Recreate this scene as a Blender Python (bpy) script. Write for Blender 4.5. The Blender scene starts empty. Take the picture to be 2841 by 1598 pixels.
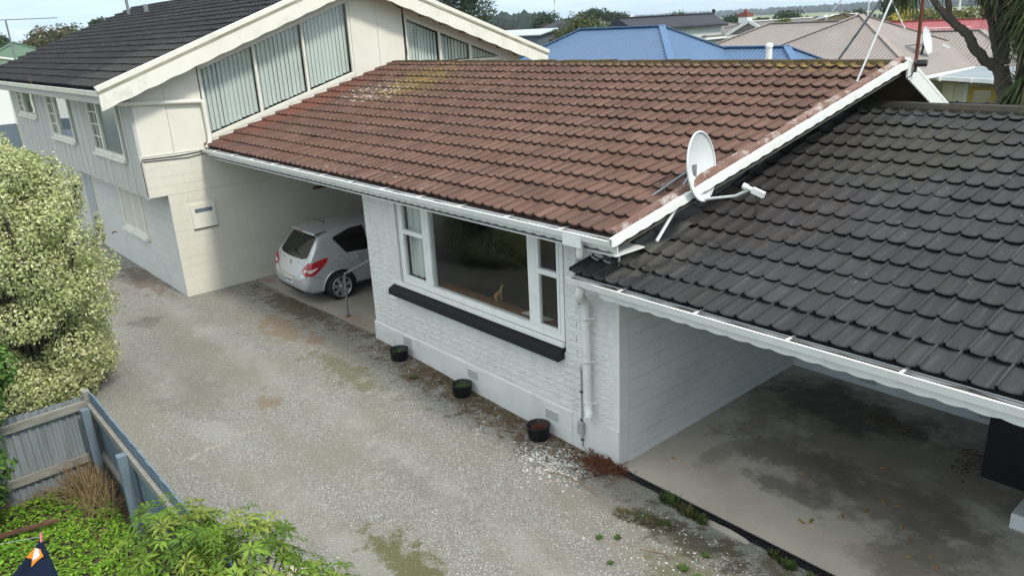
import bpy, bmesh, math, random
from mathutils import Vector, Matrix, noise
from mathutils.bvhtree import BVHTree

# ------------------------------------------------------------------ camera, sky, sun, exposure
SC = bpy.context.scene
COL = SC.collection
rad = math.radians
CAMLOC = Vector((5.5963, -6.3457, 5.3231))
_p, _r, _y = rad(18.9355), rad(-3.0027), rad(49.8098)
_right = Vector((math.cos(_y), math.sin(_y), 0)); _fwd = Vector((-math.sin(_y), math.cos(_y), 0)); _up = Vector((0, 0, 1))
CF = _fwd * math.cos(_p) - _up * math.sin(_p)
_u2 = _up * math.cos(_p) + _fwd * math.sin(_p)
CR = _right * math.cos(_r) + _u2 * math.sin(_r)
CU = _u2 * math.cos(_r) - _right * math.sin(_r)
cam = bpy.data.cameras.new('camera')
cam.sensor_width = 36.0
cam.lens = 2125.366 / 2841 * 36.0
cam.clip_start = 0.05
cam.clip_end = 9000
camo = bpy.data.objects.new('camera', cam)
camo.matrix_world = Matrix(((CR.x, CU.x, -CF.x, CAMLOC.x), (CR.y, CU.y, -CF.y, CAMLOC.y), (CR.z, CU.z, -CF.z, CAMLOC.z), (0, 0, 0, 1)))
COL.objects.link(camo)
SC.camera = camo

SUNDIR = Vector((0.66, 0.06, 0.75)).normalized()
sun = bpy.data.lights.new('sun', 'SUN')
sun.energy = 1.55
sun.angle = rad(8.0)
sun.color = (1.0, 0.94, 0.84)
suno = bpy.data.objects.new('sun', sun)
suno.rotation_euler = SUNDIR.to_track_quat('Z', 'Y').to_euler()
suno.location = (0, 0, 60)
COL.objects.link(suno)

SC.view_settings.view_transform = 'Standard'
SC.view_settings.look = 'None'
SC.view_settings.gamma = 1.0
SC.view_settings.exposure = 0.92
SC.view_settings.use_curve_mapping = False
SC.render.engine = 'CYCLES'
SC.cycles.use_denoising = True
SC.cycles.max_bounces = 5
SC.cycles.diffuse_bounces = 3
SC.cycles.glossy_bounces = 3
SC.cycles.transmission_bounces = 3
SC.cycles.use_adaptive_sampling = True
SC.cycles.adaptive_threshold = 0.02
SC.cycles.transparent_max_bounces = 8

# ------------------------------------------------------------------ node helpers
def nd(nt, typ, ins=None, **props):
    n = nt.nodes.new(typ)
    for k, v in props.items():
        setattr(n, k, v)
    for k, v in (ins or {}).items():
        s = n.inputs[k]
        if isinstance(v, bpy.types.NodeSocket):
            nt.links.new(v, s)
        else:
            s.default_value = v
    return n
def M(nt, op, a, b=0.0, c=None, clamp=False):
    ins = {0: a, 1: b}
    if c is not None: ins[2] = c
    n = nd(nt, 'ShaderNodeMath', ins, operation=op)
    n.use_clamp = clamp
    return n.outputs[0]
def V4(c): return (c[0], c[1], c[2], 1.0)
def mix(nt, f, a, b, blend='MIX'):
    n = nt.nodes.new('ShaderNodeMix'); n.data_type = 'RGBA'; n.blend_type = blend
    for s, v in ((n.inputs[0], f), (n.inputs[6], a), (n.inputs[7], b)):
        if isinstance(v, bpy.types.NodeSocket): nt.links.new(v, s)
        else: s.default_value = V4(v) if isinstance(v, (tuple, list)) else v
    return n.outputs[2]
def ramp(nt, f, lo, hi, a=0.0, b=1.0):
    n = nd(nt, 'ShaderNodeMapRange', {0: f, 1: lo, 2: hi, 3: a, 4: b}); n.clamp = True
    return n.outputs[0]
def smooth(nt, f, lo, hi):
    n = nd(nt, 'ShaderNodeMapRange', {0: f, 1: lo, 2: hi}); n.interpolation_type = 'SMOOTHSTEP'
    return n.outputs[0]
def noisef(nt, vec, scale, detail=5.0, rough=0.55, dist=0.0):
    return nd(nt, 'ShaderNodeTexNoise', {'Vector': vec, 'Scale': scale, 'Detail': detail, 'Roughness': rough, 'Distortion': dist}).outputs[0]
def scalev(nt, vec, s):
    return nd(nt, 'ShaderNodeMapping', {'Vector': vec, 'Scale': s}).outputs[0]
def newmat(name):
    m = bpy.data.materials.new(name); m.use_nodes = True
    nt = m.node_tree; b = nt.nodes['Principled BSDF']
    pos = nd(nt, 'ShaderNodeNewGeometry').outputs['Position']
    return m, nt, b, pos
def setc(nt, b, col):
    if isinstance(col, bpy.types.NodeSocket): nt.links.new(col, b.inputs['Base Color'])
    else: b.inputs['Base Color'].default_value = V4(col)
def bump(nt, b, h, strength, dist=0.01):
    n = nd(nt, 'ShaderNodeBump', {'Height': h, 'Strength': strength, 'Distance': dist})
    nt.links.new(n.outputs[0], b.inputs['Normal'])
MATS = {}
def pm(name, c1, c2=None, scale=4.0, rough=0.8, bumps=0.0, bscale=60.0, bdist=0.01, spec=0.25, metal=0.0, dirt=None, dscale=1.2, damt=0.5, stretch=None):
    """plain procedural material: two colours mixed by noise, optional dirt blotches, optional bump"""
    m, nt, b, pos = newmat(name)
    vec = scalev(nt, pos, stretch) if stretch else pos
    col = c1
    if c2 is not None:
        f = ramp(nt, noisef(nt, vec, scale), 0.3, 0.7)
        col = mix(nt, f, c1, c2)
    if dirt is not None:
        g = ramp(nt, noisef(nt, vec, dscale, 7.0, 0.65), 0.52, 0.72, 0.0, damt)
        col = mix(nt, g, col, dirt)
    setc(nt, b, col)
    b.inputs['Roughness'].default_value = rough
    b.inputs['Specular IOR Level'].default_value = spec
    b.inputs['Metallic'].default_value = metal
    if bumps: bump(nt, b, noisef(nt, pos, bscale, 3.0), bumps, bdist)
    MATS[name] = m
    return m

# ------------------------------------------------------------------ world: clear-air sky with thin streaky cloud
world = bpy.data.worlds.new('World'); SC.world = world; world.use_nodes = True
wn = world.node_tree
bg = wn.nodes['Background']
sky = wn.nodes.new('ShaderNodeTexSky'); sky.sky_type = 'NISHITA'; sky.sun_disc = False
sky.sun_elevation = math.asin(SUNDIR.z); sky.sun_rotation = math.atan2(SUNDIR.x, SUNDIR.y)
sky.air_density = 1.0; sky.dust_density = 0.2; sky.ozone_density = 2.0; sky.altitude = 20
tc = nd(wn, 'ShaderNodeTexCoord').outputs['Generated']
sep = nd(wn, 'ShaderNodeSeparateXYZ', {0: tc})
zc = M(wn, 'MAXIMUM', sep.outputs[2], 0.0)
den = M(wn, 'ADD', zc, 0.12)
cu = M(wn, 'DIVIDE', sep.outputs[0], den); cv = M(wn, 'DIVIDE', sep.outputs[1], den)
cvec = nd(wn, 'ShaderNodeCombineXYZ', {0: cu, 1: cv, 2: 0.0}).outputs[0]
cn = noisef(wn, scalev(wn, cvec, (0.75, 0.55, 1.0)), 1.0, 3.0, 0.6, 0.0)
cf = ramp(wn, cn, 0.36, 0.64, 0.75, 0.97)
ccol = mix(wn, ramp(wn, cn, 0.38, 0.66), (4.3, 5.0, 5.5), (6.2, 6.2, 6.1))
# cloud dimmed at the horizon, raised overhead for fill light, after the cloudy-sky law
ccol = mix(wn, 1.0, ccol, nd(wn, 'ShaderNodeCombineXYZ', {0: ramp(wn, zc, 0.0, 1.0, 0.36, 1.42), 1: ramp(wn, zc, 0.0, 1.0, 0.48, 1.38), 2: ramp(wn, zc, 0.0, 1.0, 0.60, 1.30)}).outputs[0], 'MULTIPLY')
wn.links.new(mix(wn, cf, sky.outputs[0], ccol), bg.inputs['Color'])
bg.inputs['Strength'].default_value = 0.148

# ------------------------------------------------------------------ mesh helpers
class MB:
    """collects faces and links them as ONE mesh object"""
    def __init__(s): s.v = []; s.f = []; s.m = []; s.a = []; s.sm = []
    def add(s, vs, fs, mi=0, col=None, smooth=False):
        o = len(s.v); s.v.extend([tuple(p) for p in vs])
        for f in fs:
            s.f.append(tuple(i + o for i in f)); s.m.append(mi); s.a.append(col); s.sm.append(smooth)
        return s
    def box(s, a, b, mi=0, bev=0.0):
        x0, y0, z0 = a; x1, y1, z1 = b
        if bev <= 0:
            vs = [(x0, y0, z0), (x1, y0, z0), (x1, y1, z0), (x0, y1, z0), (x0, y0, z1), (x1, y0, z1), (x1, y1, z1), (x0, y1, z1)]
            return s.add(vs, [(0, 3, 2, 1), (4, 5, 6, 7), (0, 1, 5, 4), (1, 2, 6, 5), (2, 3, 7, 6), (3, 0, 4, 7)], mi)
        bm = bmesh.new(); bmesh.ops.create_cube(bm, size=1.0)
        for v in bm.verts: v.co = Vector(((x0 + x1) / 2 + v.co.x * (x1 - x0), (y0 + y1) / 2 + v.co.y * (y1 - y0), (z0 + z1) / 2 + v.co.z * (z1 - z0)))
        bmesh.ops.bevel(bm, geom=bm.edges[:], offset=bev, segments=2, affect='EDGES', profile=0.6)
        return s.bm(bm, mi)
    def bm(s, bm, mi=0, mat=None, smooth=False):
        bm.verts.ensure_lookup_table(); bm.verts.index_update()
        vs = [(mat @ v.co) if mat else v.co.copy() for v in bm.verts]
        s.add(vs, [[v.index for v in f.verts] for f in bm.faces], mi, None, smooth); bm.free(); return s
    def mbox(s, mat, size, mi=0, bev=0.0):
        t = MB(); t.box((-size[0] / 2, -size[1] / 2, -size[2] / 2), (size[0] / 2, size[1] / 2, size[2] / 2), 0, bev)
        return s.add([mat @ Vector(p) for p in t.v], t.f, mi)
    def bar(s, p, q, w, h, mi=0, up=(0, 0, 1)):
        """box bar from p to q; w across, h along the up side"""
        p = Vector(p); q = Vector(q); d = (q - p); L = d.length; d.normalize()
        u = Vector(up); u = (u - d * u.dot(d))
        if u.length < 1e-4: u = Vector((1, 0, 0)) - d * d.x
        u.normalize(); r = d.cross(u)
        vs = []
        for e in (p, q):
            for a, b in ((-1, -1), (1, -1), (1, 1), (-1, 1)): vs.append(e + r * a * w / 2 + u * b * h / 2)
        return s.add(vs, [(0, 1, 2, 3), (7, 6, 5, 4), (0, 4, 5, 1), (1, 5, 6, 2), (2, 6, 7, 3), (3, 7, 4, 0)], mi)
    def tube(s, pts, r, seg=8, mi=0, caps=True, smooth=True):
        pts = [Vector(p) for p in pts]; n = len(pts)
        rr = r if isinstance(r, (list, tuple)) else [r] * n
        prev = None; vs = []
        for i, p in enumerate(pts):
            d = (pts[min(i + 1, n - 1)] - pts[max(i - 1, 0)]).normalized()
            if prev is None:
                a = Vector((0, 0, 1)) if abs(d.z) < 0.9 else Vector((1, 0, 0))
                a = (a - d * a.dot(d)).normalized()
            else:
                a = (prev - d * prev.dot(d)).normalized()
            prev = a; b = d.cross(a)
            for k in range(seg):
                t = 2 * math.pi * k / seg
                vs.append(p + (a * math.cos(t) + b * math.sin(t)) * rr[i])
        fs = []
        for i in range(n - 1):
            for k in range(seg):
                k2 = (k + 1) % seg
                fs.append((i * seg + k, i * seg + k2, (i + 1) * seg + k2, (i + 1) * seg + k))
        s.add(vs, fs, mi, None, smooth)
        if caps:
            s.add(vs[:seg], [tuple(range(seg))[::-1]], mi); s.add(vs[-seg:], [tuple(range(seg))], mi)
        return s
    def prism(s, poly, d, mi=0):
        """poly: list of 3D points, swept by vector d"""
        n = len(poly); d = Vector(d); P = [Vector(p) for p in poly]
        vs = P + [p + d for p in P]
        fs = [tuple(range(n))[::-1], tuple(range(n, 2 * n))] + [(i, (i + 1) % n, n + (i + 1) % n, n + i) for i in range(n)]
        return s.add(vs, fs, mi)
    def lathe(s, prof, seg=24, mi=0, mat=None, smooth=True):
        vs = []
        for r, z in prof:
            for k in range(seg):
                t = 2 * math.pi * k / seg
                p = Vector((r * math.cos(t), r * math.sin(t), z)); vs.append(mat @ p if mat else p)
        fs = [(i * seg + k, i * seg + (k + 1) % seg, (i + 1) * seg + (k + 1) % seg, (i + 1) * seg + k) for i in range(len(prof) - 1) for k in range(seg)]
        return s.add(vs, fs, mi, None, smooth)
    def mesh(s, name, mats):
        me = bpy.data.meshes.new(name)
        me.from_pydata([tuple(v) for v in s.v], [], s.f)
        for m in (mats if isinstance(mats, (list, tuple)) else [mats]): me.materials.append(m)
        me.polygons.foreach_set('material_index', s.m)
        me.polygons.foreach_set('use_smooth', s.sm)
        if any(c is not None for c in s.a):
            at = me.color_attributes.new('tint', 'FLOAT_COLOR', 'CORNER')
            buf = []
            for f, c in zip(s.f, s.a):
                c = c or (0, 0, 0)
                buf.extend((c[0], c[1], c[2], 1.0) * len(f))
            at.data.foreach_set('color', buf)
        me.update()
        return me
    def build(s, name, mats, parent=None):
        o = bpy.data.objects.new(name, s.mesh(name, mats)); COL.objects.link(o)
        if parent: attach(o, parent)
        return o
WLOC = {}
def attach(o, parent):
    o.parent = parent
    L = WLOC.get(parent.name, Vector((0, 0, 0)))
    o.matrix_parent_inverse = Matrix.Translation(-L)
def place(name, me, mw, parent):
    """an object from shared mesh data at matrix mw, as a part of parent"""
    o = bpy.data.objects.new(name, me); COL.objects.link(o)
    attach(o, parent); o.matrix_basis = mw
    return o
def thing(name, label, cat, loc=(0, 0, 0), group=None):
    o = bpy.data.objects.new(name, None); o.empty_display_size = 0.2; o.location = loc; COL.objects.link(o)
    WLOC[o.name] = Vector(loc)
    return tag(o, label, cat, group)
def tag(o, label, cat, group=None):
    o['label'] = label; o['category'] = cat
    if group: o['group'] = group
    return o
def struct(o): o['kind'] = 'structure'; return o
def stuff(o, label=None, cat=None):
    o['kind'] = 'stuff'
    if label: o['label'] = label; o['category'] = cat
    return o
def copy_tree(root, delta, label, group):
    """copy of a thing with copies of its parts and sub-parts, moved by delta (a matrix in world space about the root)"""
    r = root.copy(); COL.objects.link(r)
    r.matrix_basis = delta @ root.matrix_basis
    tag(r, label, root['category'], group)
    for ch in list(root.children):
        c = ch.copy(); COL.objects.link(c); c.parent = r
        for g in list(ch.children):
            d = g.copy(); COL.objects.link(d); d.parent = c
    return r
def lerp(a, b, t): return a + (b - a) * t
def sstep(a, b, x):
    t = max(0.0, min(1.0, (x - a) / (b - a))); return t * t * (3 - 2 * t)

XC = -11.305            # gable wall plane of the cream house
def gh(x, y):
    """height of the drive: a gentle rise towards the car port"""
    s = sstep(-0.8, -5.73, x) if x > -5.73 else sstep(-11.3, -5.73, x)
    return 0.15 * s * sstep(-2.8, -0.6, y)
# ------------------------------------------------------------------ materials
def tile_mat(name, cA, cB, cC, x0, w, y0, gy, lichens, speck, rough=0.85):
    """concrete roof tiles: every tile its own tone, slope streaks, speckle, patches of lichen at places of their own"""
    m, nt, b, pos = newmat(name)
    sp = nd(nt, 'ShaderNodeSeparateXYZ', {0: pos})
    u = M(nt, 'FLOOR', M(nt, 'DIVIDE', M(nt, 'SUBTRACT', sp.outputs[0], x0), w))
    v = M(nt, 'FLOOR', M(nt, 'DIVIDE', M(nt, 'SUBTRACT', sp.outputs[1], y0), gy))
    wnn = nd(nt, 'ShaderNodeTexWhiteNoise', {'Vector': nd(nt, 'ShaderNodeCombineXYZ', {0: u, 1: v, 2: 3.0}).outputs[0]}, noise_dimensions='3D')
    col = mix(nt, ramp(nt, wnn.outputs[0], 0.0, 1.0, 0.0, 1.0), cA, cB)
    col = mix(nt, ramp(nt, nd(nt, 'ShaderNodeSeparateColor', {0: wnn.outputs['Color']}).outputs[2], 0.86, 0.9, 0.0, 0.5), col, cC)
    col = mix(nt, ramp(nt, noisef(nt, scalev(nt, pos, (3.0, 0.7, 0.7)), 2.2, 6.0, 0.65), 0.38, 0.7, 0, 0.75), col, cC)
    col = mix(nt, ramp(nt, noisef(nt, scalev(nt, pos, (22.0, 1.4, 1.4)), 1.0, 4.0), 0.50, 0.70, 0, 0.45), col, tuple(min(1, c * 1.55 + 0.02) for c in cB))
    fine = noisef(nt, pos, 190.0, 2.0, 0.7)
    col = mix(nt, ramp(nt, fine, 0.35, 0.75, 0.0, 0.35), col, speck)
    big = noisef(nt, pos, 7.0, 8.0, 0.72)
    for (c, r, lc, th, amt, sc) in lichens:
        d = nd(nt, 'ShaderNodeVectorMath', {0: nd(nt, 'ShaderNodeMapping', {'Vector': nd(nt, 'ShaderNodeVectorMath', {0: pos, 1: c}, operation='SUBTRACT').outputs[0], 'Scale': (1 / r[0], 1 / r[1], 0.0)}).outputs[0]}, operation='LENGTH').outputs['Value']
        fall = ramp(nt, d, 0.25, 1.0, 1.0, 0.0)
        nz = noisef(nt, pos, sc, 4.0, 0.75)
        f = M(nt, 'MULTIPLY', ramp(nt, M(nt, 'ADD', nz, M(nt, 'MULTIPLY', fall, 0.30)), th, th + 0.06), M(nt, 'MULTIPLY', fall, amt), None, True)
        col = mix(nt, f, col, lc)
    dots = ramp(nt, noisef(nt, pos, 42.0, 3.0, 0.6), 0.735, 0.78, 0, 0.55)
    col = mix(nt, dots, col, (0.42, 0.41, 0.38))
    setc(nt, b, col)
    b.inputs['Roughness'].default_value = rough
    b.inputs['Specular IOR Level'].default_value = 0.14
    bump(nt, b, M(nt, 'ADD', fine, M(nt, 'MULTIPLY', big, 0.8)), 0.35, 0.006)
    MATS[name] = m
    return m
YEL = (0.25, 0.20, 0.035); WHT = (0.55, 0.54, 0.50); GRN = (0.16, 0.15, 0.05)
TILE_W, GAUGE = 0.372, 0.353
tile_mat('brown_tile', (0.116, 0.063, 0.049), (0.152, 0.086, 0.067), (0.074, 0.046, 0.039), XC, TILE_W, -0.477, GAUGE * 0.9618,
         [((-8.6, 3.2, 0), (2.2, 2.2, 1), YEL, 0.74, 0.45, 9.0), ((-9.3, 2.6, 0), (2.6, 1.6, 1), WHT, 0.82, 0.6, 11.0), ((0.2, 4.5, 0), (4.6, 0.85, 1), YEL, 0.77, 0.6, 9.0),
          ((-3.5, 4.6, 0), (6.0, 0.5, 1), GRN, 0.64, 0.6, 8.0), ((-10.8, 1.8, 0), (0.9, 3.4, 1), (0.20, 0.075, 0.05), 0.62, 0.6, 3.5), ((-4.5, -0.35, 0), (8.5, 0.42, 1), WHT, 0.89, 0.5, 11.0),
          ((0.3, 0.6, 0), (0.9, 1.6, 1), WHT, 0.90, 0.5, 11.0)], (0.20, 0.13, 0.10))
tile_mat('charcoal_tile', (0.023, 0.0245, 0.030), (0.043, 0.044, 0.049), (0.033, 0.031, 0.030), -0.05, TILE_W, -0.33, GAUGE * 0.9613,
         [((1.4, 3.4, 0), (3.2, 2.0, 1), (0.060, 0.055, 0.036), 0.70, 0.5, 7.0), ((2.4, 2.0, 0), (6.0, 6.0, 1), (0.26, 0.26, 0.25), 0.945, 0.7, 14.0), ((0.1, 0.5, 0), (0.9, 1.3, 1), (0.12, 0.115, 0.10), 0.58, 0.7, 1.6),
          ((0.8, 1.6, 0), (2.6, 2.2, 1), (0.055, 0.044, 0.037), 0.72, 0.45, 6.0)], (0.105, 0.097, 0.09), 0.72)
tile_mat('slate_tile', (0.040, 0.0405, 0.047), (0.056, 0.056, 0.061), (0.032, 0.032, 0.037), -10.8, TILE_W, -2.45, GAUGE * 0.9409,
         [((-12.0, -1.5, 0), (3.0, 2.5, 1), (0.09, 0.085, 0.08), 0.62, 0.6, 2.0)], (0.062, 0.061, 0.062))
pm('brown_nose', (0.062, 0.040, 0.033), (0.085, 0.056, 0.044), 7.0, 0.9, 0.4, 80)  # the three nose colours hold grime and painted shade of the course edges
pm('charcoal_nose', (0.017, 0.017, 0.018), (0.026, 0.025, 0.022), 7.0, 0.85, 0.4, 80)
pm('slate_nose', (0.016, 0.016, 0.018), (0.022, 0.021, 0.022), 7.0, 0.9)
pm('ridge_brown', (0.055, 0.038, 0.026), (0.080, 0.058, 0.026), 4.0, 0.9, 0.5, 70, dirt=(0.125, 0.10, 0.03), dscale=3.0, damt=0.7)
pm('ridge_dark', (0.026, 0.025, 0.023), (0.040, 0.036, 0.022), 4.0, 0.85, 0.5, 70, dirt=(0.085, 0.072, 0.025), dscale=3.0, damt=0.6)
pm('mortar', (0.15, 0.085, 0.066), (0.24, 0.15, 0.125), 6.0, 0.95, 0.8, 45, 0.02, dirt=(0.56, 0.53, 0.50), dscale=4.5, damt=0.95)
pm('grey_mortar', (0.15, 0.15, 0.14), (0.09, 0.09, 0.085), 3.0, 0.9, 0.6, 40, 0.02)
pm('white_paint', (0.79, 0.785, 0.765), (0.73, 0.725, 0.70), 1.5, 0.5, dirt=(0.42, 0.42, 0.38), dscale=2.2, damt=0.25)
pm('white_trim', (0.80, 0.80, 0.78), (0.74, 0.74, 0.72), 2.5, 0.42, dirt=(0.40, 0.39, 0.34), dscale=4.0, damt=0.3)
pm('white_brick', (0.76, 0.755, 0.735), (0.69, 0.685, 0.665), 3.0, 0.75, 1.0, 42, 0.016, dirt=(0.46, 0.45, 0.42), dscale=1.6, damt=0.35, stretch=(2.2, 2.2, .7))
pm('white_plaster', (0.75, 0.745, 0.725), (0.67, 0.67, 0.655), 2.0, 0.8, 0.9, 55, 0.012, dirt=(0.42, 0.41, 0.38), dscale=1.8, damt=0.3)
pm('white_block', (0.71, 0.72, 0.70), (0.63, 0.645, 0.625), 1.2, 0.75, 0.6, 60, 0.012, dirt=(0.46, 0.50, 0.46), dscale=1.0, damt=0.35)
pm('white_joint', (0.76, 0.77, 0.75), (0.70, 0.71, 0.69), 4.0, 0.8)
pm('cream_block', (0.69, 0.665, 0.575), (0.64, 0.615, 0.53), 1.4, 0.7, 0.4, 50, 0.01, dirt=(0.52, 0.49, 0.41), dscale=1.3, damt=0.3)
pm('cream_joint', (0.57, 0.545, 0.46), None, rough=0.85)
pm('grey_block', (0.60, 0.59, 0.56), (0.54, 0.53, 0.50), 1.4, 0.75, 0.4, 50, 0.01, dirt=(0.42, 0.40, 0.36), dscale=1.1, damt=0.35)
pm('cream_panel', (0.74, 0.71, 0.62), (0.69, 0.66, 0.57), 0.9, 0.6, 0.15, 30, dirt=(0.55, 0.52, 0.44), dscale=1.6, damt=0.3)
pm('cream_trim', (0.76, 0.74, 0.66), (0.70, 0.68, 0.60), 2.0, 0.5, dirt=(0.44, 0.41, 0.32), dscale=2.8, damt=0.45)
pm('mossy_cream', (0.46, 0.44, 0.34), (0.25, 0.23, 0.14), 3.0, 0.8)
pm('grey_board', (0.52, 0.51, 0.485), (0.45, 0.44, 0.42), 2.0, 0.75, 0.2, 40, dirt=(0.36, 0.34, 0.31), dscale=2.4, damt=0.35, stretch=(6, 6, 0.6))
pm('soffit_brown', (0.26, 0.225, 0.18), (0.20, 0.175, 0.14), 2.0, 0.85)
pm('dark_gable', (0.022, 0.020, 0.018), (0.03, 0.027, 0.024), 2.0, 0.8)
pm('black_sill', (0.010, 0.010, 0.012), (0.014, 0.014, 0.017), 6.0, 0.6, dirt=(0.06, 0.06, 0.06), dscale=14, damt=0.15)
pm('blind', (0.73, 0.765, 0.735), (0.67, 0.705, 0.68), 1.0, 0.7)
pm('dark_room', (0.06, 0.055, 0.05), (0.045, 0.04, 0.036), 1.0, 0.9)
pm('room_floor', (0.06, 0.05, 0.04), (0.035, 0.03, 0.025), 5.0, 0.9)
pm('wood_dark', (0.17, 0.075, 0.03), (0.11, 0.045, 0.018), 6.0, 0.5, stretch=(1, 8, 8))
pm('wood_tan', (0.42, 0.24, 0.10), (0.34, 0.18, 0.07), 8.0, 0.5)
pm('curtain', (0.80, 0.80, 0.78), (0.72, 0.72, 0.70), 3.0, 0.9)
pm('paper', (0.62, 0.62, 0.60), None, rough=0.9)
pm('pvc_white', (0.74, 0.74, 0.72), (0.66, 0.66, 0.63), 3.0, 0.4, dirt=(0.32, 0.31, 0.27), dscale=6, damt=0.35)
pm('pvc_grey', (0.40, 0.41, 0.42), (0.32, 0.33, 0.34), 6.0, 0.5)
pm('gutter_muck', (0.10, 0.095, 0.075), (0.17, 0.165, 0.14), 9.0, 0.95, 1.0, 60, 0.03, dirt=(0.07, 0.085, 0.03), dscale=4, damt=0.8)
pm('dish_grey', (0.66, 0.68, 0.68), (0.60, 0.62, 0.62), 2.0, 0.45)
pm('galv', (0.26, 0.28, 0.30), (0.20, 0.215, 0.23), 8.0, 0.5, metal=0.4)
pm('black_plastic', (0.012, 0.012, 0.014), (0.02, 0.02, 0.022), 5.0, 0.45)
pm('rubber', (0.018, 0.018, 0.019), (0.028, 0.027, 0.026), 8.0, 0.8)
pm('rust', (0.16, 0.052, 0.028), (0.09, 0.034, 0.022), 9.0, 0.85, 0.4, 60)
pm('rust_flat', (0.14, 0.065, 0.045), (0.09, 0.045, 0.032), 6.0, 0.85)
pm('timber_grey', (0.29, 0.275, 0.245), (0.20, 0.19, 0.165), 5.0, 0.9, 0.5, 60, stretch=(6, 1, 6), dirt=(0.12, 0.115, 0.09), dscale=3, damt=0.5)
pm('blue_post', (0.155, 0.205, 0.245), (0.125, 0.165, 0.20), 4.0, 0.75, 0.3, 60, dirt=(0.17, 0.15, 0.11), dscale=3.5, damt=0.5)
pm('blue_paling', (0.145, 0.195, 0.245), (0.12, 0.165, 0.21), 3.0, 0.7, 0.3, 50, stretch=(5, 5, 0.8), dirt=(0.21, 0.25, 0.28), dscale=3, damt=0.4)
pm('zinc_old', (0.30, 0.33, 0.345), (0.22, 0.25, 0.265), 2.2, 0.6, 0.2, 40, metal=0.25, dirt=(0.16, 0.155, 0.13), dscale=2.5, damt=0.6, stretch=(3, 3, 0.6))
pm('soil', (0.085, 0.062, 0.042), (0.055, 0.042, 0.03), 6.0, 0.95, 0.8, 50, 0.02)
pm('navy_cloth', (0.008, 0.016, 0.040), (0.013, 0.024, 0.055), 8.0, 0.95)
pm('orange_cloth', (0.85, 0.28, 0.03), None, rough=0.8)
pm('white_cloth', (0.85, 0.84, 0.82), None, rough=0.8)
pm('pink_plastic', (0.70, 0.17, 0.23), None, rough=0.4)
pm('wire', (0.02, 0.02, 0.02), None, rough=0.6)
pm('green_line', (0.32, 0.42, 0.36), None, rough=0.6)
pm('bark', (0.105, 0.085, 0.068), (0.065, 0.053, 0.043), 7.0, 0.95, 1.0, 40, 0.03, stretch=(4, 4, 1.2))
pm('cabbage_bark', (0.135, 0.110, 0.085), (0.075, 0.062, 0.052), 6.0, 0.95, 1.0, 38, 0.04, stretch=(2, 2, 3))
pm('twig', (0.30, 0.24, 0.16), (0.22, 0.16, 0.10), 9.0, 0.9)
pm('dead_leaf_red', (0.17, 0.06, 0.03), (0.10, 0.042, 0.025), 20.0, 0.9)
pm('dead_leaf', (0.22, 0.11, 0.035), (0.30, 0.20, 0.06), 20.0, 0.85)
pm('pebble', (0.36, 0.345, 0.305), (0.22, 0.21, 0.18), 30.0, 0.9)
pm('stone_white', (0.64, 0.63, 0.60), (0.46, 0.44, 0.41), 25.0, 0.9)
pm('dry_grass', (0.26, 0.19, 0.10), (0.19, 0.13, 0.07), 15.0, 0.9)
pm('field', (0.145, 0.175, 0.06), (0.215, 0.225, 0.095), 0.006, 0.95, dirt=(0.10, 0.13, 0.05), dscale=0.02, damt=0.7)
pm('lawn', (0.075, 0.115, 0.03), (0.10, 0.13, 0.04), 0.8, 0.95)
pm('far_pine', (0.020, 0.036, 0.026), (0.030, 0.050, 0.036), 0.02, 0.95)
def leafmat(name, trans=0.25):
    """leaf colour comes from the tint every leaf carries"""
    m, nt, b, pos = newmat(name)
    at = nd(nt, 'ShaderNodeAttribute', attribute_name='tint').outputs[0]
    col = mix(nt, ramp(nt, noisef(nt, pos, 9.0, 3.0), 0.3, 0.7, 0, 0.25), at, (0.02, 0.03, 0.01))
    setc(nt, b, col); b.inputs['Roughness'].default_value = 0.6; b.inputs['Specular IOR Level'].default_value = 0.18
    tr = nd(nt, 'ShaderNodeBsdfTranslucent', {'Color': at})
    mx = nd(nt, 'ShaderNodeMixShader', {0: trans, 1: b.outputs[0], 2: tr.outputs[0]})
    nt.links.new(mx.outputs[0], nt.nodes['Material Output'].inputs['Surface'])
    MATS[name] = m; return m
leafmat('leaf')
def glassmat(name, tint, refl=0.0, rough=0.0):
    m, nt, b, pos = newmat(name)
    lw = nd(nt, 'ShaderNodeLayerWeight', {'Blend': 0.5}).outputs['Facing']
    fr = M(nt, 'ADD', M(nt, 'MULTIPLY', M(nt, 'POWER', lw, 5.0), 0.6), 0.032)
    wob = nd(nt, 'ShaderNodeBump', {'Height': noisef(nt, pos, 1.3, 2.0), 'Strength': 0.04, 'Distance': 0.05}).outputs[0]
    gl = nd(nt, 'ShaderNodeBsdfGlossy', {'Color': (0.95, 0.97, 0.97, 1), 'Roughness': rough, 'Normal': wob})
    tp = nd(nt, 'ShaderNodeBsdfTransparent', {'Color': V4(tint)})
    f = M(nt, 'ADD', M(nt, 'MULTIPLY', fr, 1.0), refl, None, True)
    mx = nd(nt, 'ShaderNodeMixShader', {0: f, 1: tp.outputs[0], 2: gl.outputs[0]})
    nt.links.new(mx.outputs[0], nt.nodes['Material Output'].inputs['Surface'])
    MATS[name] = m; return m
glassmat('glass', (0.92, 0.94, 0.93)); glassmat('glass_dark', (0.05, 0.055, 0.06), 0.03); glassmat('glass_silver', (0.45, 0.5, 0.5), 0.35)
glassmat('glass_frost', (0.30, 0.42, 0.38), 0.22, 0.25)
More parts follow.
